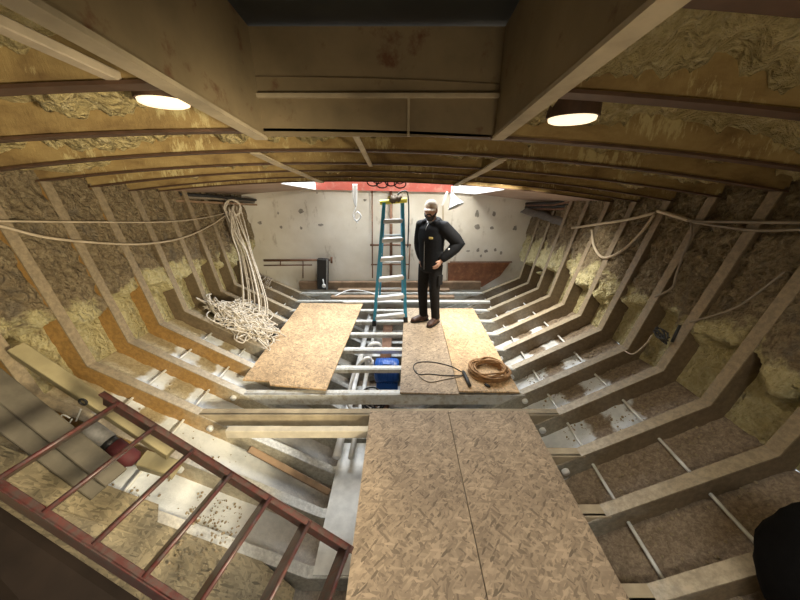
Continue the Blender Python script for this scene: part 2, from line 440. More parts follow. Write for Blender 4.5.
# ---- plating (setting)
ys = [YF+(YB-YF)*k/120 for k in range(121)]
def extend_top(p, q, d):
    t = (p-q).normalized(); return p+t*d
def wall_side(side):
    rows = []
    for y in (YF, 0, 1.65, 2.88, 4.11, YB+.02):
        o = osection(fi(y), WEB+.012)
        a, b = (o[0], o[1]) if side == 'L' else (o[5], o[4])
        rows.append([P3(extend_top(a, b, .24), y), P3(a, y), P3(b, y)])
    mb = MB(); mb.grid(rows)
    mb.grid([[p+V((-.012 if side == 'L' else .012, 0, 0)) for p in r] for r in rows])
    return mb
struct(wall_side('L').build('wall_left', M['deck'])); struct(wall_side('R').build('wall_right', M['deck']))
# bottom plating with a rough skin
rows = []
for k in range(0, 161):
    y = YF+(YB-YF+.02)*k/160; o = osection(fi(y)); r = []
    segs = [(o[1], o[2], 46), (o[2], o[3], 14), (o[3], o[4], 46)]
    for si, (a, b, n) in enumerate(segs):
        for j in range(n+(1 if si == 2 else 0)):
            p = a.lerp(b, j/n); q = P3(p, y)
            fr = abs(q.x-XC)
            amp = .006+.022*max(0, min(1, (fr-1.45)/.5))
            q.z += amp*(noise.fractal(q*14, 1, 2, 4)+.3)
            r.append(q)
    rows.append(r)
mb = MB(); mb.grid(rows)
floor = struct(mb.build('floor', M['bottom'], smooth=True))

# ---- back bulkhead
o = osection(fi(YB), WEB+.01)
top = [V((x, beamz(x, fi(YB))+DK)) for x in [coL(10).x-.15+(coR(10).x-coL(10).x+.3)*k/20 for k in range(21)]]
poly = [P3(p, YB) for p in [o[1], o[2], o[3], o[4]]]+[P3(p, YB) for p in reversed(top)]
wall_back = struct(MB().prism(poly, (0, .03, 0)).build('wall_back', M['wall']))

o = osection(fi(YF), WEB+.01)
poly = [P3(p, YF) for p in [o[1], o[2], o[3], o[4]]]+[V((2.65, YF, beamz(2.65, fi(YF))+DK)), V((XC, YF, beamz(XC, fi(YF))+DK)), V((-2.9, YF, beamz(-2.9, fi(YF))+DK))]
struct(MB().prism(poly, (0, -.03, 0)).build('wall_light_block', M['deck']))  # unseen end wall added to keep ambient light out
# ---- deck plating with its openings
HX0, HX1 = -.655, .455           # hatch
def in_hole(x, y):
    if HX0 < x < HX1 and -.35 < y < Y0-.02: return True
    if -1.47 < x < 1.30 and 4.0 < y < 5.6: return True
    if .78 < x < 1.62 and 3.38 < y < 3.62: return True
    if -1.1 < x < .9 and -1.35 < y < -.5: return True  # added opening behind the camera for the rear fill
    return False
def deck_mesh(zo, y0, y1, foam=False):
    mb = MB(); xs = sorted(set([-2.85+5.45*k/(220 if foam else 60) for k in range((220 if foam else 60)+1)]+[HX0, HX1, -1.47, 1.30, .78, 1.62, -1.1, .9]))
    n = 240 if foam else 60
    yy = sorted(set([y0+(y1-y0)*k/n for k in range(n+1)]+[v for v in (-.35, Y0-.02, 4.0, 5.6, 3.38, 3.62, -1.35, -.5) if y0 < v < y1]))
    idx = {}
    for i, y in enumerate(yy):
        for k, x in enumerate(xs):
            z = beamz(x, fi(y))+zo
            if foam:
                p = V((x, y, 0))
                a = noise.fractal(p*2.2+V((4, 1, 0)), 1, 2, 3)
                d = noise.voronoi(p*13+V((noise.noise(p*9), noise.noise(p*9+V((5, 5, 5))), 0)))[0][0]
                d2 = noise.voronoi(p*27)[0][0]
                lump = max(0, .75-d)*.055+max(0, .7-d2)*.02
                h = .085+.07*a+lump*1.5*(1 if a > -.12 else .2)
                h = max(.015, min(.19, h)); z -= h
            idx[i, k] = len(mb.v); mb.v.append(V((x, y, z)))
    for i in range(len(yy)-1):
        for k in range(len(xs)-1):
            cx, cy = (xs[k]+xs[k+1])/2, (yy[i]+yy[i+1])/2
            if in_hole(cx, cy): continue
            if foam and HX0-.02 < cx < HX1+.02 and -.37 < cy < Y0+.02: continue
            mb.f.append((idx[i, k], idx[i, k+1], idx[i+1, k+1], idx[i+1, k]))
    return mb
struct(deck_mesh(DK, YF, YB+.03).build('ceiling', M['deck']))
tag(deck_mesh(DK, YF, 3.78, True).build('deck_foam', M['foam_deck'], smooth=True), 'lumpy yellow spray foam overhead between the deck beams', 'spray foam', kind='stuff')
# smooth lining under the aft deck
lm = deck_mesh(.012, 3.80, YB); lm2 = deck_mesh(.028, 3.80, YB)
lm.add(lm2.v, lm2.f)
struct(lm.build('ceiling_lining', M['lining']))

# ---- side foam (stuff)
def foam_side(side):
    rows = []; NY = 430; NS = 110
    for k in range(NY+1):
        y = YF+(YB-.02-YF)*k/NY; f = fi(y); s = section(f); o = osection(f)
        if side == 'L': a, b, oa, ob = s[0], s[1], o[0], o[1]
        else: a, b, oa, ob = s[5], s[4], o[5], o[4]
        n = (oa-a).normalized()
        top = extend_top(a, b, .19); r = []
        for j in range(NS+1):
            t = j/NS; p = top.lerp(b, t); base = P3(p, y)
            nn = n*(1-t)+(ob-b)/WEB*t if t > .9 else n
            q = base*1.0
            big = noise.fractal(q*2.3+V((9 if side == 'L' else 0, 0, 0)), 1, 2, 3)
            # ragged lower hem of the sprayed foam
            hem = .76+.12*big+.06*noise.noise(q*9)
            d = noise.voronoi(V((q.x*6, q.y*15, q.z*7))+V((noise.noise(q*8), noise.noise(q*8+V((7, 3, 1))), 0))*.8)[0][0]
            d2 = noise.voronoi(q*30)[0][0]
            lump = max(0, .75-d)*.085+max(0, .7-d2)*.030
            h = .112+.05*big+lump*.9
            if t < .25: h = h*.8+.02
            k2 = max(0, min(1, (hem-t)/.05+.5))
            h = .012+.012*noise.noise(q*18)+h*k2*k2*(3-2*k2)
            h = max(.004, min(.168, h))
            pp = p+nn*(WEB-h)
            r.append(P3(pp, y))
        rows.append(r)
    mb = MB(); mb.grid(rows); return mb
tag(foam_side('L').build('hull_foam', M['foam'], smooth=True), 'yellow and brown spray foam lining the left hull side between ribs', 'spray foam', kind='stuff')
tag(foam_side('R').build('hull_foam', M['foam'], smooth=True), 'brown dusty spray foam lining the right hull side between ribs', 'spray foam', kind='stuff')

# ------------------------------------------------------------------ ribs, floor beams, deck beams
FW = .075
def strip_web(mb, inner, outer, y, t=.012):
    n = len(inner)
    for i in range(n-1):
        a, b, c, d = P3(inner[i], y), P3(inner[i+1], y), P3(outer[i+1], y), P3(outer[i], y)
        mb.prism([a, b, c, d], (0, t, 0))
def rib(side, i):
    f = i; y = Y0+DY*i; s = section(f); o = osection(f, WEB+.005)
    if side == 'L': inn, out = s[0:3], o[0:3]
    else: inn, out = [s[5], s[4], s[3]], [o[5], o[4], o[3]]
    if side == 'L': inn = inn+[V((XC-.002, KZ))]; out = out+[V((XC-.002, o[2].y))]
    else: inn = inn+[V((XC+.002, KZ))]; out = out+[V((XC+.002, o[2].y))]
    inn = [inn[0]+(inn[0]-inn[1]).normalized()*.02]+inn[1:]
    k = 10-i
    sd = 'left' if side == 'L' else 'right'
    r = thing('hull_rib', f'{ORD[k]} bent steel hull rib from the back wall on the {sd} side', 'hull rib',
              P3(o[2] if side == 'L' else o[3], y), f'steel ribs along the {sd} hull side')
    mb = MB(); strip_web(mb, inn, out, y)
    mb.build('web', M['rib_web_ochre'] if side == 'L' and i <= 3 else M['rib_web'], r)
    mb = MB()
    th = .010
    lift = offs(inn, th)
    test = offs(inn, -th)
    up = lift if lift[2].y > inn[2].y else test
    for a in range(len(inn)-1):
        q = [P3(inn[a], y-.004), P3(inn[a+1], y-.004), P3(up[a+1], y-.004), P3(up[a], y-.004)]
        mb.prism(q, (0, FW, 0))
    mb.build('flange', M['rib_flange'], r)
    # white stub standing in for a limber hole lit from behind
    if i >= 0:
        for fr in (.36,):
            p = inn[1].lerp(inn[2], fr+.12); q = out[1].lerp(out[2], fr+.12); c = P3(p.lerp(q, .45), y)
            t = MB(); t.tube([c+V((0, -.022, 0)), c+V((0, .03, 0))], .028, 12)
            t.build('limber_hole_stub', M['white'], r, True)
    return r
for i in range(-2, 10):
    rib('L', i); rib('R', i)

# floor beams (horizontal, across from rib to rib)
FB = {-2: .05, -1: .05, 0: .085, 1: .10, 2: -.02}
for i in range(-2, 10):
    z = FB.get(i, 0.0); f = i; y = Y0+DY*i
    l, kl = chL(f), keL(f); xl = l.x+(l.y-z)/(l.y-kl.y)*(kl.x-l.x)
    r_, kr = chR(f), keR(f); xr = r_.x+(r_.y-z)/(r_.y-kr.y)*(kr.x-r_.x)
    if i <= 0: xl = -.20
    k = 10-i
    near = {2: 'under the front edge of the far boards', 1: 'under the far edge of the near boards'}.get(i)
    lab = f'pale grey steel floor beam {near}' if near else f'{ORD[k]} pale grey steel floor beam from the back wall'
    b = thing('floor_beam', lab, 'floor beam', ((xl+xr)/2, y, z-.14), 'steel beams across the hull bottom')
    dep = .13 if i <= 2 else .055
    pw = [P3(V((xl-.02, z)), y+.002), P3(V((xr+.02, z)), y+.002), P3(V((xr-(.17 if dep > .1 else .07), z-dep)), y+.002), P3(V((xl+((.17 if dep > .1 else .07) if i > 0 else 0), z-dep)), y+.002)]
    wm = M['beam_grey'] if i > 1 else M['beam_wood']
    MB().prism(pw, (0, .012, 0)).build('web', wm, b)
    pf = [P3(V((xl-.01, z-.012)), y-.008), P3(V((xr+.01, z-.012)), y-.008), P3(V((xr+.01, z)), y-.008), P3(V((xl-.01, z)), y-.008)]
    MB().prism(pf, (0, .08, 0)).build('flange', M['beam_grey'] if i > 1 else M['beam_wood'], b)

# deck beams
for i in range(-2, 6):
    f = i; y = Y0+DY*i; k = 6-i
    xl, xr = coL(f).x-.02, coR(f).x+.02
    spans = [(xl, HX0-.01, 'left'), (HX1+.01, xr, 'right')] if i < 0 else [(xl, xr, None)]
    for x0, x1, sd in spans:
        lab = f'foam-stained deck beam overhead, {ORD[k]} from the aft opening' + (f', {sd} of the hatch' if sd else '')
        b = thing('deck_beam', lab, 'deck beam', ((x0+x1)/2, y, beamz((x0+x1)/2, f)), 'deck beams overhead')
        N = 24; xs = [x0+(x1-x0)*q/N for q in range(N+1)]
        mb = MB(); fl = MB()
        for q in range(N):
            a, c = xs[q], xs[q+1]; za, zc = beamz(a, f), beamz(c, f)
            mb.prism([(a, y, za), (c, y, zc), (c, y, zc+DK+.005), (a, y, za+DK+.005)], (0, .012, 0))
            fl.prism([(a, y-.012, za-.012), (c, y-.012, zc-.012), (c, y-.012, zc), (a, y-.012, za)], (0, .085, 0))
        mb.build('web', M['beam_web'], b); fl.build('flange', M['beam_flange'], b)

# carlings below the beams, left and right of the centre
for x, sd in ((-.90, 'left'), (.64, 'right')):
    c = thing('deck_girder', f'flat steel girder running fore and aft under the deck beams, {sd} of centre', 'girder', (x, 2.1, 2.1), 'girders under the deck')
    mb = MB(); mb2 = MB(); N = 8; y0, y1 = Y0+DY+.01, Y0+DY*5
    for k in range(N):
        a, b = y0+(y1-y0)*k/N, y0+(y1-y0)*(k+1)/N
        za, zb = beamz(x, fi(a))-.013, beamz(x, fi(b))-.013
        mb.prism([(x-.03, a, za), (x-.03, b, zb), (x-.03, b, zb-.010), (x-.03, a, za-.010)], (.06, 0, 0))
    mb.build('flange', M['beam_wood'], c)
# short longitudinal near the camera on the left
mb = MB(); mb.bar((-1.0, .80, 2.375), (-.98, 1.24, 2.33), .05, .03); tag(mb.build('deck_stiffener', M['cable_pale']), 'short pale steel bar under the foam at top left', 'stiffener')
mb = MB(); x = XC-.0
mb.bar((x+.0, Y0+.02, beamz(x, 0)-.02), (x+.0, Y0+DY*2, beamz(x, 2)-.02), .03, .012); tag(mb.build('deck_strap', M['beam_wood']), 'narrow steel strap under the beams on the centreline behind the hatch', 'strap')

# ------------------------------------------------------------------ hatch
hz = lambda y: 2.195-.111*(y-Y0)
ha = thing('hatch_coaming', 'worn cream steel coaming framing the closed hatch overhead', 'hatch coaming', (XC+.12, 1.0, 2.2))
def side_plate(x, th, hgt=.42):
    return MB().prism([(x, -.35, hz(-.35)), (x, Y0, hz(Y0)), (x, Y0, hz(Y0)+hgt), (x, -.35, hz(-.35)+hgt)], (th, 0, 0))
side_plate(HX0-.012, .012).build('side_plate', M['coaming'], ha)
side_plate(HX1, .012).build('side_plate', M['coaming'], ha)
MB().prism([(HX0, Y0-.012, hz(Y0)), (HX1, Y0-.012, hz(Y0)), (HX1, Y0-.012, hz(Y0)+.42), (HX0, Y0-.012, hz(Y0)+.42)], (0, .010, 0)).build('end_plate', M['coaming'], ha)
MB().prism([(HX0, -.362, hz(-.35)), (HX1, -.362, hz(-.35)), (HX1, -.362, hz(-.35)+.42), (HX0, -.362, hz(-.35)+.42)], (0, .012, 0)).build('end_plate', M['coaming'], ha)
for x, w in ((HX0-.05, .06), (HX1-.01, .06)):
    MB().prism([(x, -.35, hz(-.35)-.014), (x, Y0, hz(Y0)-.014), (x, Y0, hz(Y0)), (x, -.35, hz(-.35))], (w, 0, 0)).build('flange', M['beam_wood'], ha)
l = MB(); l.bar((HX0, Y0-.02, hz(Y0)+.165), (HX1, Y0-.02, hz(Y0)+.165), .03, .018); l.build('ledge', M['beam_wood'], ha)
l = MB(); l.bar((XC+.26, Y0-.02, hz(Y0)), (XC+.26, Y0-.02, hz(Y0)+.16), .012, .02, (0, 1, 0)); l.build('stiffener', M['beam_wood'], ha)
cov = thing('hatch_cover', 'dark closed cover above the hatch coaming', 'hatch cover', (XC+.12, .6, 2.7))
mz = lambda y: hz(y)+.425
MB().prism([(HX0-.05, -.42, mz(-.42)), (HX0-.05, Y0+.05, mz(Y0+.05)), (HX1+.05, Y0+.05, mz(Y0+.05)), (HX1+.05, -.42, mz(-.42))], (0, 0, .03)).build('plate', M['hatch_dark'], cov)
for yy in (.35, .85, 1.3):
    q = MB(); q.bar((HX0+.02, yy, mz(yy)-.03), (HX1-.02, yy, mz(yy)-.03), .04, .05); q.build('crossbar', M['hatch_dark'], cov)
# ceiling lights
def ceiling_light(c, label):
    t = thing('ceiling_light', label, 'ceiling light', c, 'round lamps under the deck')
    c = V(c)
    mb = MB(); mb.tube([c+V((0, 0, .0)), c+V((0, 0, .07)), c+V((0, 0, .12))], .1, 28, rads=[.102, .098, .09]); mb.build('housing', M['beam_flange'], t, False)
    mb = MB(); mb.tube([c+V((0, 0, .001)), c+V((0, 0, -.012)), c+V((0, 0, -.018))], .09, 28, rads=[.093, .09, .075]); mb.build('lens', M['lens'], t, True)
ceiling_light(aty(164, 101, 1.47), 'round lit lamp under the deck left of the hatch')
ceiling_light(aty(572, 118, 1.45), 'round lit lamp under the deck right of the hatch')

# ------------------------------------------------------------------ aft opening: board and tarp
def zl(x, y): return beamz(x, fi(y))
# trunk sides around the opening
mb = MB()
tr = thing('opening_trunk', 'red and white trunk round the open deck hatch by the back wall', 'trunk', (-.1, 5.6, 1.9))
def vplate(p, q, h, t):
    p = V(p); q = V(q); return MB().prism([p, q, q+V((0, 0, h)), p+V((0, 0, h))], t)
vplate((-1.47, 5.6, zl(-1.47, 5.6)), (.93, 5.6, zl(.93, 5.6)), .24, (0, .012, 0)).build('end_plate', M['red_paint'], tr)['label'] = 'red painted end plate'
vplate((.93, 5.6, zl(.93, 5.6)), (1.30, 5.6, zl(1.3, 5.6)), .24, (0, .012, 0)).build('end_plate', M['sheet_foam'], tr)
vplate((-1.47, 4.0, zl(-1.47, 4.0)), (-1.47, 5.6, zl(-1.47, 5.6)), .24, (-.012, 0, 0)).build('side_plate', M['sheet_foam'], tr)
vplate((1.30, 4.0, zl(1.30, 4.0)), (1.30, 5.6, zl(1.30, 5.6)), .24, (.012, 0, 0)).build('side_plate', M['sheet_foam'], tr)

# ------------------------------------------------------------------ floor boards
def board(poly, th, name, mat, label, group='loose OSB floor boards'):
    return tag(MB().prism(poly, (0, 0, th)).build(name, mat), label, 'board', group)
def P(x, y, z): return V((x, y, z))
z1 = .100
board([P(-.262, .42, z1), P(.422, .42, z1), P(.418, 2.085, z1), P(-.262, 2.085, z1)], .018, 'floor_board', M['osb'], 'near OSB floor board left of the seam, closest to the camera')
board([P(.427, .42, z1), P(1.108, .42, z1), P(1.112, 2.085, z1), P(.423, 2.085, z1)], .018, 'floor_board', M['osb'], 'near OSB floor board right of the seam, closest to the camera')
z2 = .001
board([P(.0, 2.455, z2), P(.588, 2.43, z2), P(.62, 4.58, z2), P(.07, 4.60, z2)], .018, 'floor_board', M['osb'], 'OSB floor board the man stands on beside the ladder')
board([P(.595, 2.475, z2), P(1.205, 2.46, z2), P(1.215, 4.58, z2), P(.627, 4.58, z2)], .018, 'floor_board', M['osb_w'], 'OSB floor board under the coil of tan rope')
pl = [atz(u, v, z2+.018) for u, v in ((242.5, 379.5), (269, 381), (270, 384.5), (326, 389.5), (363, 303.5), (301, 303))]
pl = [P(p.x, p.y, z2) for p in pl]
board(pl, .018, 'floor_board', M['osb_w'], 'large OSB floor board left of the step ladder')
# board lying on the bilge slope at lower left, on the near ribs
def slopeL(x, y, d=0):
    f = fi(y); a, b = chL(f), keL(f); t = (x-a.x)/(b.x-a.x); p = a.lerp(b, t); n = V((b.y-a.y, -(b.x-a.x))).normalized()
    if n.y < 0: n = -n
    return V((x+n.x*d, y, p.y+n.y*d))
pl = [slopeL(x, y, .012) for x, y in ((-2.42, .55), (-2.42, 1.33), (-1.60, 1.33), (-1.55, 1.24), (-.95, 1.23), (-.72, 1.15), (-.72, .55))]
nn = V((.54, 0, .84))
tag(MB().prism(pl, nn*.018).build('floor_board', M['osb_d']), 'dusty OSB board on the slope under the red steel ladder', 'board', 'loose OSB floor boards')
pl = [slopeL(x, y, .035) for x, y in ((-2.3, .60), (-2.3, 1.12), (-1.52, 1.14), (-1.48, .60))]
tag(MB().prism(pl, nn*.018).build('floor_board', M['osb_d']), 'second dusty OSB board lapped on the board under the red ladder', 'board', 'loose OSB floor boards')

# ------------------------------------------------------------------ maroon steel ladder
lt = [(118, 402, 1.72), (353, 549, 1.66)]
UA = att(*lt[0]); UB = att(*lt[1])
rd = V((.327, .945, 0)).normalized(); ax = (UB-UA).normalized()
rd = (rd-ax*rd.dot(ax)).normalized()
WL = .50
UA2 = UA-ax*.10
LA = UA2-rd*WL; LB = UB-rd*WL
lad = thing('steel_ladder', 'long maroon steel ladder leaning from the bilge to the left hull side', 'ladder', UB-V((0, 0, .05)))
nrm_ = ax.cross(rd).normalized()
if nrm_.z < 0: nrm_ = -nrm_
for p, q, s in ((UA2, UB, 1), (LA, LB, -1)):
    mb = MB(); mb.bar(p-nrm_*.045, q-nrm_*.045, .012, .12, nrm_, .002); mb.bar(p+nrm_*.010-rd*s*.012, q+nrm_*.010-rd*s*.012, .030, .010, nrm_, .002); mb.build('rail', M['steel_red'], lad)
for k in range(7):
    c = UA.lerp(UB, (k+.05)/6.15)+nrm_*.012
    mb = MB(); w_ = (nrm_+ax*.40).normalized()
    mb.bar(c-rd*.008-w_*.040, c-rd*(WL-.008)-w_*.040, .022, .085, w_, .002)
    rg = mb.build('rung', M['steel_rung'], lad)
    mb = MB(); mb.tube([c-rd*.008, c-rd*(WL-.008)], .011, 8); mb.build('rung_edge', M['steel_red'], rg, True)

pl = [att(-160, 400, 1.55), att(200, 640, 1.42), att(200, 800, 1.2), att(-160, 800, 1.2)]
tag(MB().prism(pl, (0, 0, -.02)).build('shade_sheet', M['shade_board']), 'dark brown sheet added to darken the lower left corner in front of the red ladder', 'board')  # sheet added to darken the shaded corner
# ------------------------------------------------------------------ timbers at lower left
def timber(name, p, q, w, h, mat, label, up=(0, 0, 1), cat='timber', group='loose timbers at the left'):
    mb = MB(); mb.bar(p, q, w, h, up, .004); return tag(mb.build(name, mat), label, cat, group)
timber('timber_beam', att(18, 350, 1.98), att(172, 452, 2.06), .085, .10, M['wood_pale'], 'long pale timber leaning against the left hull side above the red ladder', V((.5, -.35, .8)))
timber('plank', att(-30, 362, 1.80), att(116, 478, 1.86), .12, .035, M['wood_grey'], 'weathered grey plank along the left edge, wider and upper of two', V((.5, -.2, .8)))
timber('plank', att(-30, 395, 1.72), att(100, 492, 1.84), .10, .03, M['wood_grey'], 'weathered brown plank along the left edge, nearer of two', V((.5, -.2, .8)))
timber('timber_beam', atz(228, 432, .07), atz(378, 432, .07)+V((.2, 0, 0)), .06, .075, M['pine'], 'short pale timber lying across the frames left of the near boards')
timber('steel_channel', att(249, 449, 2.5), att(328, 492, 2.72), .05, .07, M['wood_brown'], 'loose brown channel propped on a rib beside the bilge', V((.3, -.5, .8)), 'channel', None)
# yellow block
b = thing('timber_block', 'short yellow timber block wedged under the red ladder', 'timber', att(150, 468, 2.1))
mb = MB(); mb.bar(att(143, 460, 2.08), att(176, 470, 2.1), .10, .10, V((.3, -.3, .9)), .006); mb.build('block', M['wood_pale'], b)
# canister
ct = thing('canister', 'grey and red canister lying among planks under the red ladder', 'canister', att(110, 440, 2.0))
a_, b_ = att(84, 425, 2.0), att(136, 462, 2.04); dd = (b_-a_)
mb = MB(); mb.tube([a_, a_+dd*.05, a_+dd*.45], .055, 18, rads=[.04, .055, .055]); mb.build('body', M['can_grey'], ct, True)
mb = MB(); mb.tube([a_+dd*.45, a_+dd*.50, a_+dd*.55], .05, 18); mb.build('collar', M['black'], ct, True)
mb = MB(); mb.tube([a_+dd*.55, a_+dd*.93, a_+dd], .056, 18, rads=[.056, .056, .03]); mb.build('label_band', M['can_red'], ct, True)
# eye rod and shackle
er = thing('eye_rod', 'steel rod with an eye standing by the left planks', 'rod', att(75, 424, 1.95))
mb = MB(); mb.tube([att(76, 421, 1.93), att(81, 409, 1.9)], .005, 8); mb.build('rod', M['grey'], er)
c = att(83, 402, 1.9); mb = MB(); mb.tube([c+V((.022*math.cos(t*PI/8), 0, .022*math.sin(t*PI/8))) for t in range(17)], .007, 8); mb.build('eye', M['black'], er, True)
mb = MB(); mb.tube(smooth_path([att(70, 418, 1.93), att(62, 415, 1.92), att(59, 425, 1.92), att(66, 427, 1.93), att(72, 419, 1.93)]), .005, 8)
tag(mb.build('wire_clip', M['silver'], smooth=True), 'bent silver wire clip on the planks at left', 'clip')

# ------------------------------------------------------------------ rods through the bays along the bottom
def slopeS(side, x, y, d=0):
    f = fi(y); a, b = (chL(f), keL(f)) if side == 'L' else (chR(f), keR(f))
    t = (x-a.x)/(b.x-a.x); p = a.lerp(b, t); t2 = (b-a).normalized(); n = V((-t2.y, t2.x))
    if n.y < 0: n = -n
    return V((x+n.x*d, y, p.y+n.y*d))
for side, xs in (('R', (1.36, 1.78)), ('L', (-1.78, -2.15))):
    for j, x in enumerate(xs):
        sd = 'right' if side == 'R' else 'left'
        mb = MB(); pts = [slopeS(side, x+(.02*k if side == 'R' else -.02*k), Y0+DY*(k-2), -.12) for k in range(0, 12)]
        mb.tube(pts, .011, 8)
        tag(mb.build('pipe_run', M['whitesteel'], smooth=True), f'thin pale pipe through the ribs on the {sd} slope, {"lower" if j == 0 else "upper"} of two', 'pipe', 'pipes through the ribs')

# ------------------------------------------------------------------ bilge: keel pipes, pump, hoses
mb = MB()
for k, (x, r, m_, lab) in enumerate(((-.62, .04, 'white', 'thick white pipe along the keel beside the left far board'), (-.48, .028, 'whitesteel', 'thin white pipe along the keel, nearer the pump'))):
    q = MB(); q.tube([(x, 2.15, -.55+r), (x+.01, 2.9, -.55+r), (x+.02, 5.5, -.55+r)], r, 14)
    tag(q.build('keel_pipe', M[m_], smooth=True), lab, 'pipe', 'pipes along the keel')
struct_k = MB(); struct_k.box((-.30, -1.2, -.80), (-.14, 5.7, -.46)); tag(struct_k.build('keelson', M['rust']), 'brown steel keelson along the bottom of the hull', 'keelson')
pc = aty(387, 368, 3.1)
pp = thing('bilge_pump', 'blue pump between floor beams below the gap in the boards', 'pump', (pc.x, pc.y, -.45))
zc = -.17
mb = MB()
mb.tube([(pc.x-.15, 3.10, zc), (pc.x-.13, 3.10, zc), (pc.x+.12, 3.10, zc), (pc.x+.15, 3.10, zc)], .12, 22, rads=[.10, .148, .148, .12])
for k in range(7): mb.tube([(pc.x-.10+.03*k, 3.1, zc), (pc.x-.09+.03*k, 3.1, zc)], .154, 22)
mb.build('motor', M['pump_blue'], pp, True)
mb = MB(); mb.box((pc.x-.04, 3.00, zc+.10), (pc.x+.05, 3.06, zc+.155)); mb.build('terminal_box', M['pump_blue'], pp)
mb = MB(); mb.box((pc.x-.13, 3.0, -.45), (pc.x+.13, 3.2, -.27)); mb.build('foot', M['pump_blue'], pp)
mb = MB(); mb.tube([(pc.x-.15, 3.1, zc), (pc.x-.21, 3.1, zc), (pc.x-.22, 3.1, zc)], .06, 18); mb.build('pump_head', M['grey'], pp, True)
mb = MB(); mb.tube([(pc.x+.2+.0*t, 3.1, zc) for t in range(0)] or [(pc.x-.19, 3.1, zc+.05), (pc.x-.19, 3.1, zc+.14)], .03, 12); mb.build('outlet', M['white'], pp, True)
mb = MB(); mb.tube(smooth_path([(pc.x-.19, 3.1, zc+.15), (pc.x-.25, 3.05, zc+.2), (pc.x-.38, 3.0, zc+.05), (pc.x-.42, 2.7, -.35), (pc.x-.2, 2.62, -.40), (pc.x-.05, 2.75, -.42)]), .022, 10)
tag(mb.build('hose', M['white'], smooth=True), 'white hose looping from the blue pump', 'hose')
mb = MB()
for k in range(3):
    ph = random.random()*6; pts = []
    for t in range(26):
        a = ph+t*.6; pts.append(V((-.33+.10*math.cos(a)*(1+.2*k)+.02*random.random(), 2.72+.12*math.sin(a), -.33+.07*math.sin(a*1.3+k)+.02*k)))
    mb.tube(smooth_path(pts, 3), .009, 7)
tag(mb.build('cable_tangle', M['black'], smooth=True), 'tangled black and grey cable in the bilge left of the blue pump', 'cable')
mb = MB(); mb.tube([(-.44, 3.55, -.40), (-.44, 3.55, -.16)], .05, 14); mb.tube(smooth_path([(-.44, 3.55, -.16), (-.40, 3.55, -.08), (-.30, 3.58, -.08), (-.26, 3.6, -.2)]), .03, 12)
tag(mb.build('drain_pipe', M['white'], smooth=True), 'white bent pipe standing in the bilge beside the left far board', 'pipe')
mb = MB(); mb.tube([(-.33, 3.98, -.42), (-.33, 3.98, -.20), (-.33, 3.98, -.14)], .06, 14, rads=[.06, .06, .02]); tag(mb.build('bottle', M['silver'], smooth=True), 'small pale bottle in the bilge by the foot of the step ladder', 'bottle')
# concrete-like plate at near bilge
mb = MB(); mb.box((-.62, 1.25, -.80), (-.02, 2.4, -.60)); tag(mb.build('bilge_plate', M['whitesteel']), 'scuffed pale plate at the bottom of the near bilge', 'plate')

# ------------------------------------------------------------------ step ladder
sl = thing('step_ladder', 'blue step ladder with yellow top standing between the floor boards', 'ladder', (-.15, 4.1, -.02))
zb = 0.0
FLb = aty(374, 324.5, 4.04); FRb = aty(405.5, 321, 4.08)
yt = 4.30
TL = aty(384, 203, yt-.04); TR = aty(402.5, 203, yt+.06)
def ladrail(p, q, name, mat, w=.046, h=.075):
    mb = MB(); d = (q-p).normalized(); side = (FRb-FLb).normalized()
    mb.bar(p, q, h, w, side, .004); mb.build(name, mat, sl)
    ft = MB(); ft.bar(p-d*.0+V((0, 0, -.012)), p+d*.07, h+.012, w+.014, side, .004)
    return ft
for p, q in ((FLb, TL), (FRb, TR)):
    ft = ladrail(p, q, 'front_rail', M['blue']); ft.build('foot', M['black'], sl)
sd_ = (FRb-FLb).normalized(); back = V((-sd_.y, sd_.x, 0))
RLb = atz(379.5, 300.5, 0); RRb = atz(402.5, 300.5, 0)
for p, q in ((RLb, TL+back*.06+sd_*.01), (RRb, TR+back*.06-sd_*.01)):
    ft = ladrail(p, q, 'rear_rail', M['blue'], .030, .045); ft.build('foot', M['black'], sl)
zz = [aty(393, v, yy).z for v, yy in ((316, 4.06), (297, 4.10), (278, 4.14), (258, 4.18), (239, 4.22), (220, 4.26))]
for k, z in enumerate(zz):
    t = z/TL.z
    a = FLb.lerp(TL, t); b = FRb.lerp(TR, t)
    mb = MB(); mb.bar(a+sd_*.012, b-sd_*.012, .085, .026, (0, 0, 1), .004); mb.bar(a+sd_*.012-back*.04+V((0, 0, -.02)), b-sd_*.012-back*.04+V((0, 0, -.02)), .006, .045, (0, 0, 1), .001)
    mb.build('step', M['alu'], sl)
for t in (.15, .45, .72):
    a = RLb.lerp(TL+back*.06, t); b = RRb.lerp(TR+back*.06, t); mb = MB(); mb.bar(a, b, .012, .03, (0, 0, 1), .002); mb.build('rear_brace', M['alu'], sl)
for p, q, r1, r2 in ((FLb, TL, RLb, TL+back*.06), (FRb, TR, RRb, TR+back*.06)):
    a = p.lerp(q, .55); b = r1.lerp(r2, .55); mb = MB(); mb.bar(a, b, .006, .02, (0, 0, 1), .001); mb.build('spreader', M['alu'], sl)
mb = MB(); cc = (TL+TR)/2+back*.03; L = (TR-TL).length/2+.05
mb.bar(cc-sd_*L+V((0, 0, .02)), cc+sd_*L+V((0, 0, .02)), .17, .055, (0, 0, 1), .012); mb.build('top_cap', M['yellow'], sl)
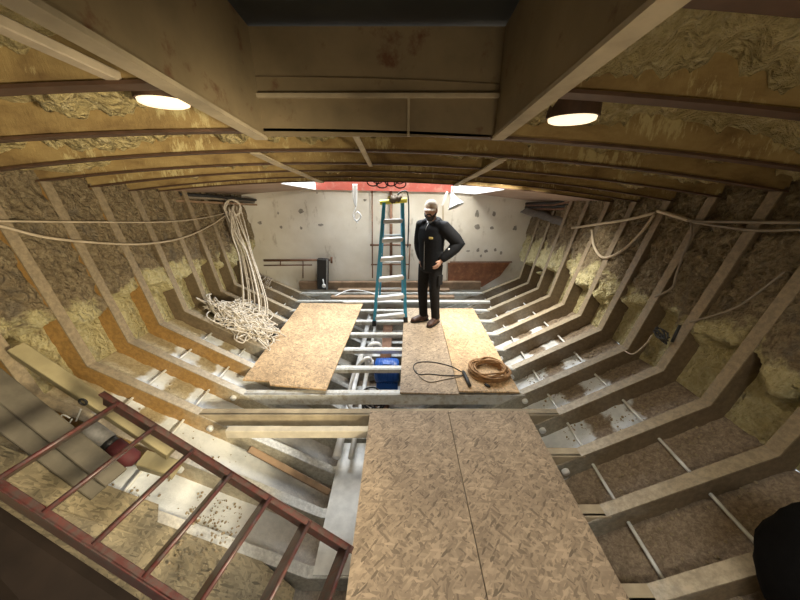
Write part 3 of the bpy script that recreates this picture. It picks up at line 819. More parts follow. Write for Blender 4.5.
# rag on top and black cable down
rt = V((cc.x, cc.y, cc.z+.05))
mb = MB(); rows = []
for i in range(13):
    r = []
    for k in range(13):
        s_, t_ = (i/12-.5), (k/12-.5)
        x = s_*.17*(1+.3*math.sin(t_*7)); y = t_*.24
        z = .012+.03*abs(noise.noise(V((s_*4, t_*4, 3))))+.025*math.exp(-(s_*s_+t_*t_)*30)+.07*max(0, noise.noise(V((s_*3+1, t_*3, 8))))
        if abs(y) > .085: z -= (abs(y)-.085)*1.6*(1+noise.noise(V((s_*6, 0, 2)))); y = math.copysign(.085+.018+(abs(y)-.085)*.25, y)
        r.append(rt+sd_*(x+.03)+back*y+V((0, 0, z)))
    rows.append(r)
mb.grid(rows); mb.grid([[p+V((0, 0, .006)) for p in r] for r in rows])
tag(mb.build('rag', M['rag'], smooth=True), 'crumpled brown rag draped over the yellow ladder top', 'rag')
mb = MB(); mb.tube(smooth_path([rt+sd_*.06+V((0, -.05, .05)), rt+sd_*.13+V((0, -.05, .09)), rt+sd_*.20+V((0, 0, .05)), rt+sd_*.22+V((0, .05, -.25)), rt+sd_*.21+V((0, .05, -.7))]), .010, 8)
tag(mb.build('power_cable', M['black'], smooth=True), 'black cable hanging from the ladder top beside the man', 'cable')

# ------------------------------------------------------------------ rope coil and cable loop on the boards
zo = z2+.018
cc = atz(488, 373, zo)
mb = MB(); pts = []
N = 15
for k in range(N*22):
    a = 2*PI*k/22; turn = k//22
    r = .205-.006*(turn % 8)+.02*math.sin(a*2+turn)+.012*noise.noise(V((turn*.9, a, 0)))
    ox = .015*math.sin(turn*1.7); oy = .015*math.cos(turn*2.1)
    pts.append(V((cc.x+ox+r*1.0*math.cos(a), cc.y+oy+r*.92*math.sin(a), zo+.012+.011*(turn//2.2)+.008*math.sin(a*3+turn*1.3)*(turn > 0)+(.006 if turn else .0))))
mb.tube(pts, .0095, 7)
tag(mb.build('rope_coil', M['tan_rope'], smooth=True), 'tan rope coiled on the right far floor board', 'rope')
kn = thing('cable_lead', 'black lead with a plug grip looped on the board beside the tan rope coil', 'cable', atz(440, 374, zo))
lp = [(462, 372), (450, 366), (432, 362), (418, 362.5), (413.5, 367), (418, 374), (430, 374), (445, 375.5), (463, 375.5)]
mb = MB(); mb.tube(smooth_path([atz(u, v, zo+.006) for u, v in lp]), .0055, 7); mb.build('lead', M['black'], kn, True)
lp = [(464, 376), (445, 379.5), (430, 382), (420, 377), (416, 370)]
mb = MB(); mb.tube(smooth_path([atz(u, v, zo+.005) for u, v in lp]), .0045, 7); mb.build('lead', M['cable_grey'], kn, True)
a_, b_ = atz(463, 371, zo+.02), atz(470, 386, zo+.02)
mb = MB(); mb.tube([a_, a_.lerp(b_, .1), a_.lerp(b_, .7), b_], .02, 12, rads=[.012, .02, .02, .015]); mb.build('grip', M['black'], kn, True)
a_, b_ = atz(485, 384, zo+.015), atz(490, 387, zo+.015)
mb = MB(); mb.tube([a_, a_.lerp(b_, .5), b_], .014, 10, rads=[.012, .016, .01]); tag(mb.build('rope_clip', M['black'], smooth=True), 'small black clip at the near end of the rope coil', 'clip')

# ------------------------------------------------------------------ pale rope heap and hanging strands on the left
hc = V((-2.08, 3.60, .33)); rp = thing('rope_bundle', 'pale tangled rope hanging down the left side into a heap on the ribs', 'rope', hc)
random.seed(11)
mb = MB()
for k in range(40):
    a0 = random.random()*6.28; n = 16; pts = []
    ex, ey = .34*random.uniform(.35, 1.15), .32*random.uniform(.3, 1.05); ox, oy = random.uniform(-.18, .22), random.uniform(-.20, .16)
    for t in range(n):
        a = a0+t*.50*random.uniform(.6, 1.4)
        rr = random.uniform(.35, 1.05)
        x = hc.x+ox+ex*rr*math.cos(a); y = hc.y+oy+ey*rr*math.sin(a)
        base = slopeS('L', max(-2.5, x), y, .02).z
        z = base+random.uniform(.0, .16)+.05*(1-min(1, ((x-hc.x)**2+(y-hc.y)**2)/.09))
        pts.append(V((x, y, z)))
    mb.tube(smooth_path(pts, 4), .0085, 6)
mb.build('heap', M['white_rope'], rp, True)
mb = MB()
top = aty(233, 208, 4.75)
for k in range(12):
    o1 = V((random.uniform(-.09, .07), random.uniform(-.12, .10), random.uniform(-.06, .04)))
    o2 = V((random.uniform(-.13, .12), random.uniform(-.14, .14), 0))
    mid = aty(247, 258, 4.35)
    mb.tube(smooth_path([top+o1+V((0, .0, .02)), aty(238, 232, 4.55)+(o1+o2)*.5, mid+o2*.6, aty(256, 300, 3.95)+o2, aty(253, 322, 3.72)+o2*1.4], 5), .009, 6)
for k in range(6):
    a = random.random()*6; mb.tube(smooth_path([top+V((.10*math.cos(a+t*.7), .05*math.sin(a+t), .12*math.sin(a+t*.7))) for t in range(9)], 3), .008, 6)
mb.build('hanging_strands', M['white_rope'], rp, True)
mb = MB(); c0 = aty(257, 283, 4.9)
for k in range(7):
    a0 = random.random()*6; mb.tube(smooth_path([c0+V((.02*k+.14*math.cos(a0+t*.55), .12*math.sin(a0+t*.55), -.05*k/7+.11*math.sin(a0*1.3+t*.55))) for t in range(10)], 3), .007, 6)
mb.tube(smooth_path([aty(240, 236, 5.0), aty(247, 262, 4.95), c0]), .008, 6)
tag(mb.build('cable_tangle', M['cable_grey'], smooth=True), 'small grey cable tangle on the left ribs near the back wall', 'cable')

# ------------------------------------------------------------------ back wall fittings
yw = YB
def wp(u, v, d=.02): return aty(u, v, yw-d)
# dark patches where paint came off
scm = MB()
for n_, (u, v, a, b) in enumerate(((260, 223, 3, 2), (281, 227, 2, 2), (301, 211, 4, 2.5), (301, 228, 1.6, 2.2), (321, 225, 3, 2), (278, 213, 1.2, 2), (477, 214, 3, 4), (494, 214, 2.5, 3), (477, 227, 4, 3), (492, 228, 2.5, 2), (515, 228, 3, 3.5), (478, 250, 2, 3), (486, 251, 2.5, 2.2), (495, 250, 2, 2), (501, 253, 1.5, 2.5), (468, 251, 2.5, 1.2), (481, 256, 1.5, 2), (365, 200, 2, 1.5), (317, 193, 1.5, 1))):
    c = wp(u, v, .004); pts = []
    for k in range(14):
        t = 2*PI*k/14; r = .7+.45*noise.noise(V((math.cos(t)*1.3, math.sin(t)*1.3, n_*3.1)))+.2*random.random()
        pts.append(c+V((a*r*math.cos(t), 0, b*r*math.sin(t)))*(5.2/300))
    scm.prism(pts, (0, .003, 0))
scm.build('paint_scars', M['patch'], wall_back)
# rust board at lower right
pl = [wp(u, v, .03) for u, v in ((448, 263), (510, 263), (500, 276), (482, 287), (448, 286.5))]
tag(MB().prism(pl, (0, .022, 0)).build('wall_board', M['rust_board']), 'rust red board at the foot of the back wall on the right', 'board')
mb = MB(); mb.bar(wp(443.5, 254, .03), wp(443.5, 285, .03), .10, .03, (0, 1, 0), .004); tag(mb.build('wall_post', M['wall']), 'pale post against the back wall right of the man', 'post')
mb = MB(); mb.bar(wp(450, 262, .05), wp(512, 262, .05), .02, .02, (0, 0, 1)); tag(mb.build('wall_rail', M['rust']), 'thin rusty rail along the top of the rust red board', 'rail')
# handrail pipes left
hr = thing('wall_pipe', 'rusty pipe rail low on the back wall at left', 'pipe', wp(298, 270, .06))
mb = MB(); mb.tube([wp(264, 260.5, .06), wp(330, 260, .06)], .022, 10); mb.build('pipe', M['rust'], hr, True)
mb = MB(); mb.tube([wp(264, 265.5, .06), wp(312, 265, .06)], .012, 10); mb.build('pipe', M['rust'], hr, True)
for u in (280.5, 303): 
    mb = MB(); mb.tube([wp(u, 260.5, .06), wp(u, 278 if u > 300 else 266, .06)], .010, 8); mb.build('bracket', M['rust'], hr, True)
mb = MB(); mb.tube([wp(331.5, 257, .06), wp(331.5, 263, .06)], .02, 8); mb.build('end_fitting', M['rust'], hr, True)
# black tube with white knob
bt = thing('black_duct', 'black rectangular duct with a pale knob standing against the back wall', 'duct', wp(323, 288, .15))
p0, p1 = wp(323, 288.5, .15), wp(323, 259, .15)
mb = MB(); mb.bar(p0, p1, .20, .14, (0, 1, 0), .015); mb.build('body', M['black'], bt)
mb = MB(); mb.bar(p0+V((.09, -.07, .0)), p1+V((.09, -.07, 0)), .02, .03, (0, 1, 0), .003); mb.build('edge_strip', M['grey'], bt)
mb = MB(); mb.ball(p0+V((.05, -.10, .09)), (.04, .03, .045)); mb.tube([p0+V((.05, -.09, .12)), p0+V((.04, -.085, .22))], .012, 8); mb.build('knob', M['white'], bt, True)
# rusty pipe frame behind the step ladder
pf = thing('pipe_grid', 'rusty grid of pipes on the back wall behind the step ladder', 'pipe', wp(391, 282, .06))
for a, b, r in (((372, 186), (372.5, 278), .012), ((391, 190), (391, 276), .028), ((370, 245), (411, 245), .018), ((371, 264.5), (409, 264.5), .014), ((410, 245), (408.5, 279), .012)):
    mb = MB(); mb.tube([wp(*a, .06), wp(*b, .06)], r, 10); mb.build('pipe', M['rust'], pf, True)
# wall seam strip
for u, vt, vb in ((432, 204, 278), (443, 205, 250)):
    mb = MB(); mb.bar(wp(u, vt, .006), wp(u, vb, .006), .03, .008, (0, 1, 0), .001); mb.build('seam_strip', M['cable_pale'], wall_back)
# sole plank + transverse planks at the back
mb = MB(); mb.bar((-2.0, YB-.08, .05), (1.6, YB-.08, .05), .10, .16, (0, 0, 1), .004); tag(mb.build('sill_beam', M['wood_brown']), 'dark brown beam along the foot of the back wall', 'beam')
timber('plank', (-1.2, 5.46, .03), (.95, 5.46, .03), .13, .035, M['wood_brown'], 'brown plank laid across the hull bottom, nearest the back wall', group='planks by the back wall')
timber('plank', (-1.25, 5.08, .03), (.98, 5.08, .03), .12, .035, M['wood_brown'], 'brown plank laid across the hull bottom, second from the back wall', group='planks by the back wall')
timber('plank', (-.98, 4.80, .03), (1.55, 4.79, .045), .05, .04, M['whitesteel'], 'pale bar laid across the hull bottom behind the floor boards', group=None)
mb = MB(); mb.tube(smooth_path([atz(335, 296, .06), atz(350, 290, .06), atz(368, 292, .06), atz(380, 297, .06)]), .012, 8)
tag(mb.build('hose', M['white'], smooth=True), 'pale hose arched over planks left of the ladder', 'hose')
# dark trays at the top of both sides
random.seed(4)
ty = thing('cable_tray', 'dark tray of pipes and clutter high on the left side at the back', 'tray', (-2.6, 4.9, 1.55))
A, B = aty(150, 197, 3.75), aty(253, 203, 5.6)
mb = MB(); mb.bar(A+V((0, 0, -.03)), B+V((0, 0, -.03)), .16, .03); mb.build('shelf', M['wood_brown'], ty)
for k in range(4):
    mb = MB(); o1 = V((-.06+.04*k, 0, .02+.03*(k % 2))); mb.tube([A+o1, A.lerp(B, .5)+o1+V((0, 0, .01)), B+o1], .02, 8); mb.build('pipe', M['black' if k % 2 else 'cable_grey'], ty, True)
ty = thing('cable_tray', 'dark bundle of pipes and grey sheet high on the right side at the back', 'tray', (2.3, 4.9, 1.5))
A, B = aty(527, 206, 5.6), aty(592, 204, 4.3)
for k in range(4):
    mb = MB(); o1 = V((-.02, 0, -.05+.03*k)); mb.tube([A+o1, A.lerp(B, .5)+o1+V((0, 0, -.01)), B+o1+V((0, 0, .04*k))], .018+.006*(k % 2), 8); mb.build('pipe', M['black' if k % 2 else 'rust'], ty, True)
A, B = aty(526, 210, 5.5), aty(578, 226, 4.4); rows = []
for i in range(14):
    r = []
    for k in range(6):
        p = A.lerp(B, i/13)+V((-.10+.05*k, 0, .015*k+.03*noise.noise(V((i*.7, k*.9, 2)))-.02*abs(k-2)))
        r.append(p)
    rows.append(r)
mb = MB(); mb.grid(rows); mb.grid([[p+V((0, 0, .008)) for p in r] for r in rows]); tag(mb.build('folded_sheet', M['grey'], smooth=True), 'folded grey sheet tucked along the right hull side near the back', 'sheet')

# hanging things from the aft deck edge
hl = thing('clamp_lamp', 'silver clamp lamp hanging from the deck beside the man', 'lamp', aty(451, 200, 4.9))
c = aty(451, 200, 4.7)
mb = MB(); mb.tube([aty(452, 186, 4.7), c+V((0, 0, .10))], .008, 8); mb.build('cord', M['white'], hl)
d_ = V((.35, -.3, -.85)).normalized()
mb = MB(); mb.tube([c+V((0, 0, .09)), c+V((0, 0, .09))+d_*.06, c+V((0, 0, .09))+d_*.2], .05, 18, caps=False, rads=[.03, .045, .125]); mb.tube([c+V((0, 0, .092)), c+V((0, 0, .092))+d_*.06, c+V((0, 0, .092))+d_*.2], .05, 18, caps=False, rads=[.026, .041, .121]); mb.build('reflector', M['silver'], hl, True)
mb = MB(); mb.bar(c+V((-.06, .0, .12)), c+V((-.13, 0, -.08)), .02, .03); mb.build('clamp', M['white'], hl)
st = thing('hanging_strap', 'white strap loop hanging from the deck left of the ladder', 'strap', aty(355, 210, 4.9))
mb = MB()
for du in (-2, 0, 1.6): mb.tube(smooth_path([aty(355+du, 184, 4.9), aty(355+du*.8, 198, 4.9), aty(356, 207, 4.9)]), .012, 8)
mb.build('strap', M['white'], st, True)
mb = MB(); mb.tube(smooth_path([aty(356, 207, 4.9), aty(353, 215, 4.9), aty(357, 221, 4.9), aty(361, 216, 4.9), aty(357, 212, 4.9), aty(354, 219, 4.9), aty(358, 223, 4.9)]), .009, 8); mb.build('knot', M['white'], st, True)
random.seed(21)
mb = MB()
for k in range(4):
    a0 = random.random()*6; c0 = aty(373+9*k, 182+2*(k % 2), 3.85)
    mb.tube(smooth_path([c0+V((.07*math.cos(a0+t*.8), .04*math.sin(a0+t*.6), .045*math.sin(a0+t*.8))) for t in range(10)], 4), .0075, 6)
mb.tube(smooth_path([aty(372+k*7, 181+3*math.sin(k*2), 3.85) for k in range(6)]), .007, 6)
tag(mb.build('wire_tangle', M['black'], smooth=True), 'tangled dark wires under the deck edge above the ladder', 'wire')

# ------------------------------------------------------------------ cables along the sides
def cable(pts, r, mat, label, name='cable', grp=None):
    mb = MB(); mb.tube(smooth_path(pts, 8), r, 8); return tag(mb.build(name, M[mat], smooth=True), label, 'cable', grp)
def inL(u, v, d=.03):
    """point on the left flange line seen at u,v (a bit inside)"""
    lo, hi = .3, 6.0
    for _ in range(40):
        m_ = (lo+hi)/2; p = att(u, v, m_); f = fi(p.y); a, b = coL(f), chL(f); t = (a.y-p.z)/(a.y-b.y); xw = a.x+(b.x-a.x)*t+d
        if p.x < xw: hi = m_
        else: lo = m_
    return att(u, v, lo)
def inR(u, v, d=.03):
    lo, hi = .3, 6.0
    for _ in range(40):
        m_ = (lo+hi)/2; p = att(u, v, m_); f = fi(p.y); a, b = coR(f), chR(f); t = (a.y-p.z)/(a.y-b.y); xw = a.x+(b.x-a.x)*t-d
        if p.x > xw: hi = m_
        else: lo = m_
    return att(u, v, lo)
cable([inL(-40, 218), inL(0, 226), inL(50, 238), inL(110, 243.5), inL(150, 243.5), inL(185, 237), inL(213, 224), inL(231, 211)], .011, 'cable_pale', 'pale cable sagging along the left ribs, lower of two', grp='cables along the left ribs')
cable([inL(-40, 220), inL(0, 221), inL(90, 222), inL(160, 222), inL(200, 218.5), inL(230, 212)], .008, 'cable_pale', 'thin pale cable strung straight along the left ribs, upper of two', grp='cables along the left ribs')
cable([inR(840, 222), inR(800, 222.5), inR(740, 222), inR(690, 220.5), inR(660, 212)], .011, 'cable_grey', 'thick grey conduit along the right ribs, upper of two')
cable([inR(840, 231), inR(800, 229.5), inR(750, 230), inR(692, 222)], .010, 'cable_grey', 'grey conduit along the right ribs, lower of two')
cable([inR(658, 211), inR(672, 215), inR(688, 220)], .017, 'cable_pale', 'pale hose end tied to a right rib beside the conduits', 'hose')
cable([inR(572, 228), inR(600, 224), inR(630, 219), inR(655, 213)], .015, 'cable_pale', 'pale hose stretched along the right ribs toward the grey sheet', 'hose')
cable([inR(592, 230), inR(594, 246), inR(603, 257.5), inR(620, 252), inR(640, 234), inR(654, 215)], .014, 'cable_pale', 'pale hose hanging in a loop on the right ribs', 'hose')
cable([inR(691, 222), inR(691, 236), inR(683, 255), inR(676, 276), inR(672, 288), inR(655, 297)], .010, 'cable_grey', 'dark cable hanging down a right rib from the conduits')
cable([inR(784, 272), inR(740, 305), inR(708, 317), inR(690, 322)], .007, 'cable_grey', 'thin wire slung across the near right ribs')
cable([inR(625, 351), inR(633, 354), inR(645, 345), inR(652, 335)], .006, 'cable_pale', 'thin pale wire drooping from the dark bundle on the right ribs')
random.seed(3)
wb = thing('wire_bundle', 'small dark bundle of wire and a tool hung on the right ribs', 'wire', inR(662, 335))
mb = MB(); c0 = inR(661, 335, .05)
for k in range(6):
    a0 = random.random()*6; mb.tube(smooth_path([c0+V((.01*math.sin(t*2+k), .10*math.cos(a0+t*.7)*.7, .03*math.sin(a0+t*.9)+.02*math.cos(t*.7))) for t in range(9)], 3), .006, 6)
mb.build('wires', M['black'], wb, True)
mb = MB(); mb.tube([inR(672, 342, .06), inR(680, 325, .06)], .011, 8); mb.build('tool', M['black'], wb, True)

# ------------------------------------------------------------------ black bag at lower right
bc = V((1.70, .70, .56))
bg = thing('black_bag', 'black soft bag at the lower right edge on the ribs', 'bag', bc-V((0, 0, .17)))
mb = MB(); rows = []
for j in range(15):
    ph = -PI/2+PI*j/14; r = []
    for k in range(25):
        a = 2*PI*k/24; d = V((math.cos(ph)*math.cos(a), math.cos(ph)*math.sin(a), math.sin(ph)))
        s_ = 1+.10*noise.noise(d*2.2)+.04*noise.noise(d*6)
        r.append(bc+V((d.x*.17, d.y*.20, d.z*.31))*s_)
    rows.append(r)
mb.grid(rows); mb.build('body', M['blackcloth'], bg, True)
mb = MB(); mb.tube(smooth_path([bc+V((-.05, -.05, .22)), bc+V((-.03, -.03, .29)), bc+V((.05, .03, .30)), bc+V((.07, .05, .22))]), .012, 8); mb.build('strap', M['blackcloth'], bg, True)

# ------------------------------------------------------------------ foam crumbs on the bottom (stuff)
random.seed(5)
mb = MB()
def crumb(c, r):
    R = Matrix.Rotation(random.random()*6, 3, 'Z') @ Matrix.Rotation(random.random()*6, 3, 'X')
    mb.ball(c, V((r*random.uniform(.6, 1.3), r*random.uniform(.5, 1), r*random.uniform(.5, 1))), 6, 4, R)
for k in range(1300):
    y = random.uniform(.6, 2.9); x = random.uniform(1.35, 2.1); p = slopeS('R', x, y, -WEB+.014); crumb(p, random.choice((.003, .004, .005, .007, .011)))
for k in range(420):
    x = random.uniform(-1.45, -1.15) if k % 3 else random.uniform(-2.3, -1.3); y = random.uniform(1.0, 1.6) if k % 3 else random.uniform(1.3, 2.4)
    p = slopeS('L', x, y, -WEB+.014 if y > 1.36 else .06); crumb(p, random.choice((.004, .006, .010)))
tag(mb.build('foam_crumbs', M['crumb'], smooth=False), 'crumbs of broken foam scattered on the hull bottom', 'debris', kind='stuff')

# ------------------------------------------------------------------ person
#PERSON-BEGIN
# ------------------------------------------------------------------ person
def remesh(o, vox, it=4):
    m = o.modifiers.new('r', 'REMESH'); m.mode = 'VOXEL'; m.voxel_size = vox; m.use_smooth_shade = True
    s_ = o.modifiers.new('s', 'SMOOTH'); s_.iterations = it; s_.factor = .5
    dg = bpy.context.evaluated_depsgraph_get(); ev = o.evaluated_get(dg)
    me = bpy.data.meshes.new_from_object(ev, depsgraph=dg); old = o.data; mats = list(old.materials)
    o.modifiers.clear(); o.data = me; bpy.data.meshes.remove(old)
    if not me.materials:
        for mm in mats: me.materials.append(mm)
    for p in me.polygons: p.use_smooth = True
    return o
pb = atz(428.5, 321.5, .019); pb.z = .019
F = V((-.68, -.733, 0)).normalized(); Lx = V((-F.y, F.x, 0))
def B(l, f, z): return V((pb.x, pb.y, pb.z))+Lx*l+F*f+V((0, 0, z))
man = thing('person', 'man in black hooded jacket, dark trousers and pale cap standing with hand on hip', 'person', tuple(pb))
Fh = V((-.34, -.94, 0)).normalized(); Lh = V((-Fh.y, Fh.x, 0)); hc_ = B(-.005, .035, 1.615)
def HD(l, f, z): return hc_+Lh*l+Fh*f+V((0, 0, z))
RH = Matrix((Lh, Fh, V((0, 0, 1)))).transposed()
fe = tuple(F)
sh = {1: B(.175, -.01, 1.41), -1: B(-.170, .0, 1.41)}
el = {1: B(.345, -.15, 1.20), -1: B(-.235, -.03, 1.14)}
wr = {1: B(.205, .045, .985), -1: B(-.115, .065, .95)}
hip = {1: B(.09, 0, .92), -1: B(-.09, 0, .92)}
kn_ = {1: B(.105, .03, .50), -1: B(-.095, .045, .50)}
an = {1: B(.105, -.03, .085), -1: B(-.085, .02, .085)}
fd = {1: (F+Lx*.10).normalized(), -1: (F-Lx*.45).normalized()}
mb = MB()
mb.ball(hc_, (.076, .098, .118), 20, 14, RH)
mb.ball(HD(0, .02, -.06), (.060, .070, .062), 16, 10, RH)                    # jaw
mb.tube([HD(0, .085, .03), HD(0, .100, .0), HD(0, .112, -.022), HD(0, .095, -.032)], .012, 10, rads=[.008, .011, .016, .010])   # nose
for s_ in (-1, 1): mb.ball(HD(s_*.078, -.005, -.005), (.012, .026, .034), 10, 8, RH)    # ears
mb.tube([HD(-.045, .085, .036), HD(0, .098, .036), HD(.045, .085, .036)], .011, 8)      # brow
mb.tube([HD(-.022, .093, -.058), HD(0, .098, -.057), HD(.022, .093, -.058)], .008, 8)   # lips
mb.tube([B(0, -.01, 1.40), B(0, .01, 1.48), B(0, .02, 1.56)], .06, 16, rads=[.075, .058, .055])
mb.tube([B(0, 0, .86), B(0, 0, .95), B(0, .005, 1.08), B(0, .01, 1.25), B(0, 0, 1.38), B(0, -.005, 1.44)], .1, 20, rads=[(.14, .10), (.155, .11), (.135, .095), (.165, .11), (.165, .095), (.09, .06)], ell=fe)
for s_ in (-1, 1):
    mb.tube([sh[s_], sh[s_].lerp(el[s_], .5), el[s_], el[s_].lerp(wr[s_], .3), wr[s_]], .04, 12, rads=[.058, .050, .042, .042, .029])
    mb.tube([hip[s_], hip[s_].lerp(kn_[s_], .4), kn_[s_], kn_[s_].lerp(an[s_], .35), an[s_]], .06, 14, rads=[.088, .076, .055, .054, .036])
    a = an[s_]; d = fd[s_]; mb.tube([a-d*.05+V((0, 0, -.05)), a+d*.05+V((0, 0, -.045)), a+d*.15+V((0, 0, -.062)), a+d*.18+V((0, 0, -.066))], .04, 12, rads=[.03, .042, .032, .018])
    # hand: palm, four bent fingers, thumb
    w = wr[s_]; hd = (F*.55-Lx*s_*.25+V((0, 0, -.75))).normalized() if s_ > 0 else (F*.25-Lx*s_*.35+V((0, 0, -.9))).normalized()
    pn = (Lx*s_-hd*hd.dot(Lx*s_)).normalized(); across = hd.cross(pn).normalized()
    mb.tube([w, w+hd*.03, w+hd*.07, w+hd*.088], .03, 12, rads=[(.028, .020), (.036, .017), (.041, .016), (.038, .012)], ell=tuple(pn))
    for q, (off, ln) in enumerate(((-.030, .062), (-.010, .074), (.010, .070), (.029, .055))):
        k0 = w+hd*.080+across*off; k1 = k0+hd*ln*.45-pn*.006; k2 = k1+hd*ln*.30-pn*.014; k3 = k2+hd*ln*.22-pn*.018
        mb.tube([k0-hd*.02, k0, k1, k2, k3], .008, 8, rads=[.0085, .0095, .009, .008, .006])
    th = 1 if across.dot(F) > 0 else -1
    t0 = w+hd*.025+across*th*.028; t1 = t0+(hd*.6+across*th*.8)*.035; t2 = t1+(hd*.9+across*th*.25-pn*.2)*.03
    mb.tube([t0-across*th*.02, t0, t1, t2], .010, 8, rads=[.013, .012, .0105, .007])
body = remesh(mb.build('body', M['skin'], man), .0065, 3)
# jacket
mb = MB()
mb.tube([B(0, 0, .80), B(0, 0, .83), B(0, 0, .95), B(0, .005, 1.10), B(0, .01, 1.26), B(0, 0, 1.37), B(0, -.01, 1.43), B(0, -.01, 1.47)], .1, 28,
        rads=[(.165, .125), (.178, .138), (.176, .14), (.178, .142), (.196, .148), (.198, .132), (.145, .105), (.085, .08)], ell=fe)
for s_ in (-1, 1):
    e_ = el[s_]; w = wr[s_]
    mb.tube([sh[s_]-Lx*s_*.05, sh[s_], sh[s_].lerp(e_, .35), sh[s_].lerp(e_, .75), e_, e_.lerp(w, .25), e_.lerp(w, .6), e_.lerp(w, .88), w], .07, 18, rads=[.085, .092, .090, .088, .080, .080, .070, .055, .042])
for k in range(9):       # hood gathered behind the neck
    a = PI*(-.12)+PI*1.24*k/8; mb.ball(B(.095*math.cos(a+0), -.085*math.sin(a)+.015, 1.465+.025*math.sin(a)), (.05, .05, .045), 10, 8)
mb.ball(B(0, -.11, 1.42), (.10, .06, .09), 12, 8)
random.seed(2)
for k in range(26):      # soft folds
    a = random.random()*2*PI; z = random.uniform(.88, 1.3); c = B(.168*math.cos(a), .128*math.sin(a), z); t_ = V((0, 0, 1))*random.uniform(-.3, .3)+Lx*-math.sin(a)+F*math.cos(a)
    mb.tube([c-t_*.06, c+V((0, 0, .004)), c+t_*.06], .014, 8, rads=[.004, .016, .004])
jk = remesh(mb.build('jacket', M['jacket'], man), .010, 4)
mb = MB(); 
for k in range(8): mb.ball(B(.075+.012*(k % 4), .15-.004*(k % 4), 1.275+.012*(k//4)), .010, 8, 6)
mb.build('chest_logo', M['gold'], jk, True)
mb = MB(); mb.ball(el[1].lerp(wr[1], .42)+F*.062+V((0, 0, .02)), (.017, .012, .026), 10, 8); mb.build('sleeve_patch', M['white'], jk, True)
mb = MB(); mb.tube([B(0, .075, 1.46), B(-.005, .125, 1.40), B(-.005, .152, 1.25), B(-.005, .147, 1.0), B(-.005, .142, .84)], .004, 6); mb.build('zip', M['grey'], jk, True)
mb = MB(); mb.tube([B(0, .005, 1.44), B(0, .01, 1.485)], .07, 18, rads=[.085, .068]); mb.build('collar', M['grey'], jk, True)
# trousers
mb = MB()
mb.tube([B(0, 0, .78), B(0, 0, .86), B(0, 0, .97)], .1, 22, rads=[(.13, .10), (.165, .12), (.155, .112)], ell=fe)
for s_ in (-1, 1):
    k = kn_[s_]; a = an[s_]; mb.tube([hip[s_]+V((0, 0, -.02)), hip[s_].lerp(k, .3), hip[s_].lerp(k, .7), k, k.lerp(a, .35), k.lerp(a, .75), a+V((0, 0, .0))], .08, 18, rads=[.098, .094, .083, .074, .069, .064, .066])
tr_ = remesh(mb.build('trousers', M['trouser'], man), .009, 4)
mb = MB(); c = B(.185, .02, .70); mb.bar(c+V((0, 0, -.07)), c+V((0, 0, .07)), .03, .10, tuple(F), .008); mb.build('thigh_pocket', M['trouser'], tr_)
for s_ in (-1, 1):
    a = an[s_].copy(); d = fd[s_]; a.z = pb.z
    mb = MB()
    mb.tube([a+V((0, 0, .03)), a+V((0, 0, .09)), a+V((0, 0, .135))], .05, 16, rads=[.05, .052, .055])
    mb.tube([a-d*.075+V((0, 0, .045)), a-d*.05+V((0, 0, .052)), a+d*.03+V((0, 0, .062)), a+d*.10+V((0, 0, .050)), a+d*.17+V((0, 0, .040)), a+d*.205+V((0, 0, .032))], .05, 16,
            rads=[(.030, .034), (.042, .046), (.046, .055), (.050, .045), (.046, .034), (.020, .018)], ell=(0, 0, 1))
    bt_ = remesh(mb.build('boot', M['boot'], man), .007, 3)
    mb = MB(); sd2 = V((-d.y, d.x, 0))
    ol = [(-.085, .025), (-.07, .040), (0, .046), (.10, .053), (.17, .047), (.205, .024)]
    mb.prism([a+d*x+sd2*y for x, y in ol]+[a+d*x-sd2*y for x, y in reversed(ol)], (0, 0, .018)); mb.build('sole', M['black'], bt_)
# cap, hair, beard, eyes
mb = MB(); rows = []
for j in range(9):
    ph = PI/2*j/8; r = []
    for k in range(25):
        a = 2*PI*k/24; r.append(HD(.086*math.cos(ph)*math.cos(a), -.006+.108*math.cos(ph)*math.sin(a), .045+.088*math.sin(ph)**.9))
    rows.append(r)
mb.grid(rows)
rows2 = [[HD(.086*math.cos(2*PI*k/24), -.006+.108*math.sin(2*PI*k/24), z) for k in range(25)] for z in (.026, .045)]
mb.grid(rows2)
cp = mb.build('cap', M['cap'], man, True)
mb = MB(); top_ = []; 
for j in range(4):
    r = []
    for k in range(13):
        a = PI*(.16+.68*k/12); e = j/3; ext = .060*e*math.sin((a-PI*.16)/(PI*.68)*PI)**.5
        r.append(HD(.086*math.cos(a), -.006+.106*math.sin(a)+ext, .036-.022*e-.012*math.cos(a)**2*e))
    top_.append(r)
mb.grid(top_); mb.grid([[p+V((0, 0, -.006)) for p in r] for r in top_]); mb.build('brim', M['cap'], cp, True)
mb = MB(); mb.ball(HD(0, -.03, .0), (.080, .080, .085), 16, 10, RH); mb.build('hair', M['beard'], man, True)
mb = MB(); mb.ball(HD(0, .036, -.088), (.052, .062, .048), 16, 10, RH)
for s_ in (-1, 1): mb.tube([HD(s_*.072, .01, -.01), HD(s_*.068, .03, -.05), HD(s_*.045, .065, -.075)], .016, 8, rads=[.008, .016, .018])
mb.tube([HD(-.035, .088, -.062), HD(-.018, .102, -.042), HD(0, .106, -.040), HD(.018, .102, -.042), HD(.035, .088, -.062)], .010, 8)
remesh(mb.build('beard', M['beard'], man), .006, 2)
for s_ in (-1, 1):
    mb = MB(); mb.ball(HD(s_*.031, .084, .015), (.011, .008, .007), 10, 8, RH); mb.build('eye', M['black'], man, True)
#PERSON-END

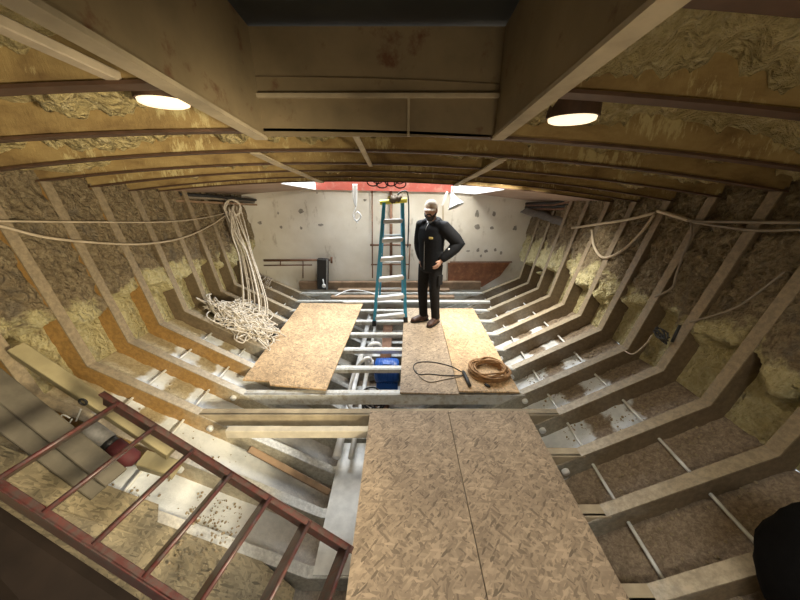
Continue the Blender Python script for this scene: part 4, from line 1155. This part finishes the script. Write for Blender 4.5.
# ------------------------------------------------------------------ light
def area(name, loc, rot, sx, sy, power, col):
    l = bpy.data.lights.new(name, 'AREA'); l.shape = 'RECTANGLE'; l.size = sx; l.size_y = sy; l.energy = power; l.color = col
    o = bpy.data.objects.new(name, l); C.objects.link(o); o.location = loc; o.rotation_euler = rot; return o
area('sky_over_aft_opening', (-.08, 5.7, 3.4), (math.radians(-22), 0, 0), 3.4, 1.8, 450, (.92, .96, 1.0))
area('sky_over_side_slot', (1.2, 3.45, 2.42), (math.radians(8), 0, 0), .8, .3, 120, (1, .93, .8))
area('rear_fill_light', (.35, -.93, 3.15), (math.radians(14), math.radians(8), 0), 1.9, .9, 120, (1, .95, .86))  # unseen fill added behind the camera, over the added deck opening
l = bpy.data.lights.new('work_lamp', 'SPOT'); l.energy = 850; l.spot_size = math.radians(60); l.spot_blend = .75; l.color = (1, .86, .60); l.shadow_soft_size = .22
o = bpy.data.objects.new('work_lamp', l); C.objects.link(o); o.location = (1.35, -.25, 1.30)
o.rotation_euler = (V((-2.6, 2.55, .95))-o.location).to_track_quat('-Z', 'Y').to_euler()
area('deck_fill_light', (.5, -.75, .75), (math.radians(158), math.radians(-12), 0), .25, .2, 13, (1, .84, .58))  # unseen upward light added to brighten the foam overhead
for x, y, z in ((aty(167, 104, 1.47)), (aty(572, 118, 1.45))):
    l = bpy.data.lights.new('ceiling_lamp', 'SPOT'); l.energy = 30; l.spot_size = math.radians(150); l.spot_blend = .6; l.color = (1, .80, .52); l.shadow_soft_size = .08
    o = bpy.data.objects.new('ceiling_lamp', l); C.objects.link(o); o.location = (x, y, z-.03)
w = bpy.data.worlds.new('world'); bpy.context.scene.world = w; w.use_nodes = True
w.node_tree.nodes['Background'].inputs[0].default_value = (.90, .95, 1.0, 1); w.node_tree.nodes['Background'].inputs[1].default_value = 1.0
sc = bpy.context.scene
sc.view_settings.view_transform = 'Standard'; sc.view_settings.look = 'None'; sc.view_settings.gamma = 1; sc.view_settings.exposure = 0.0
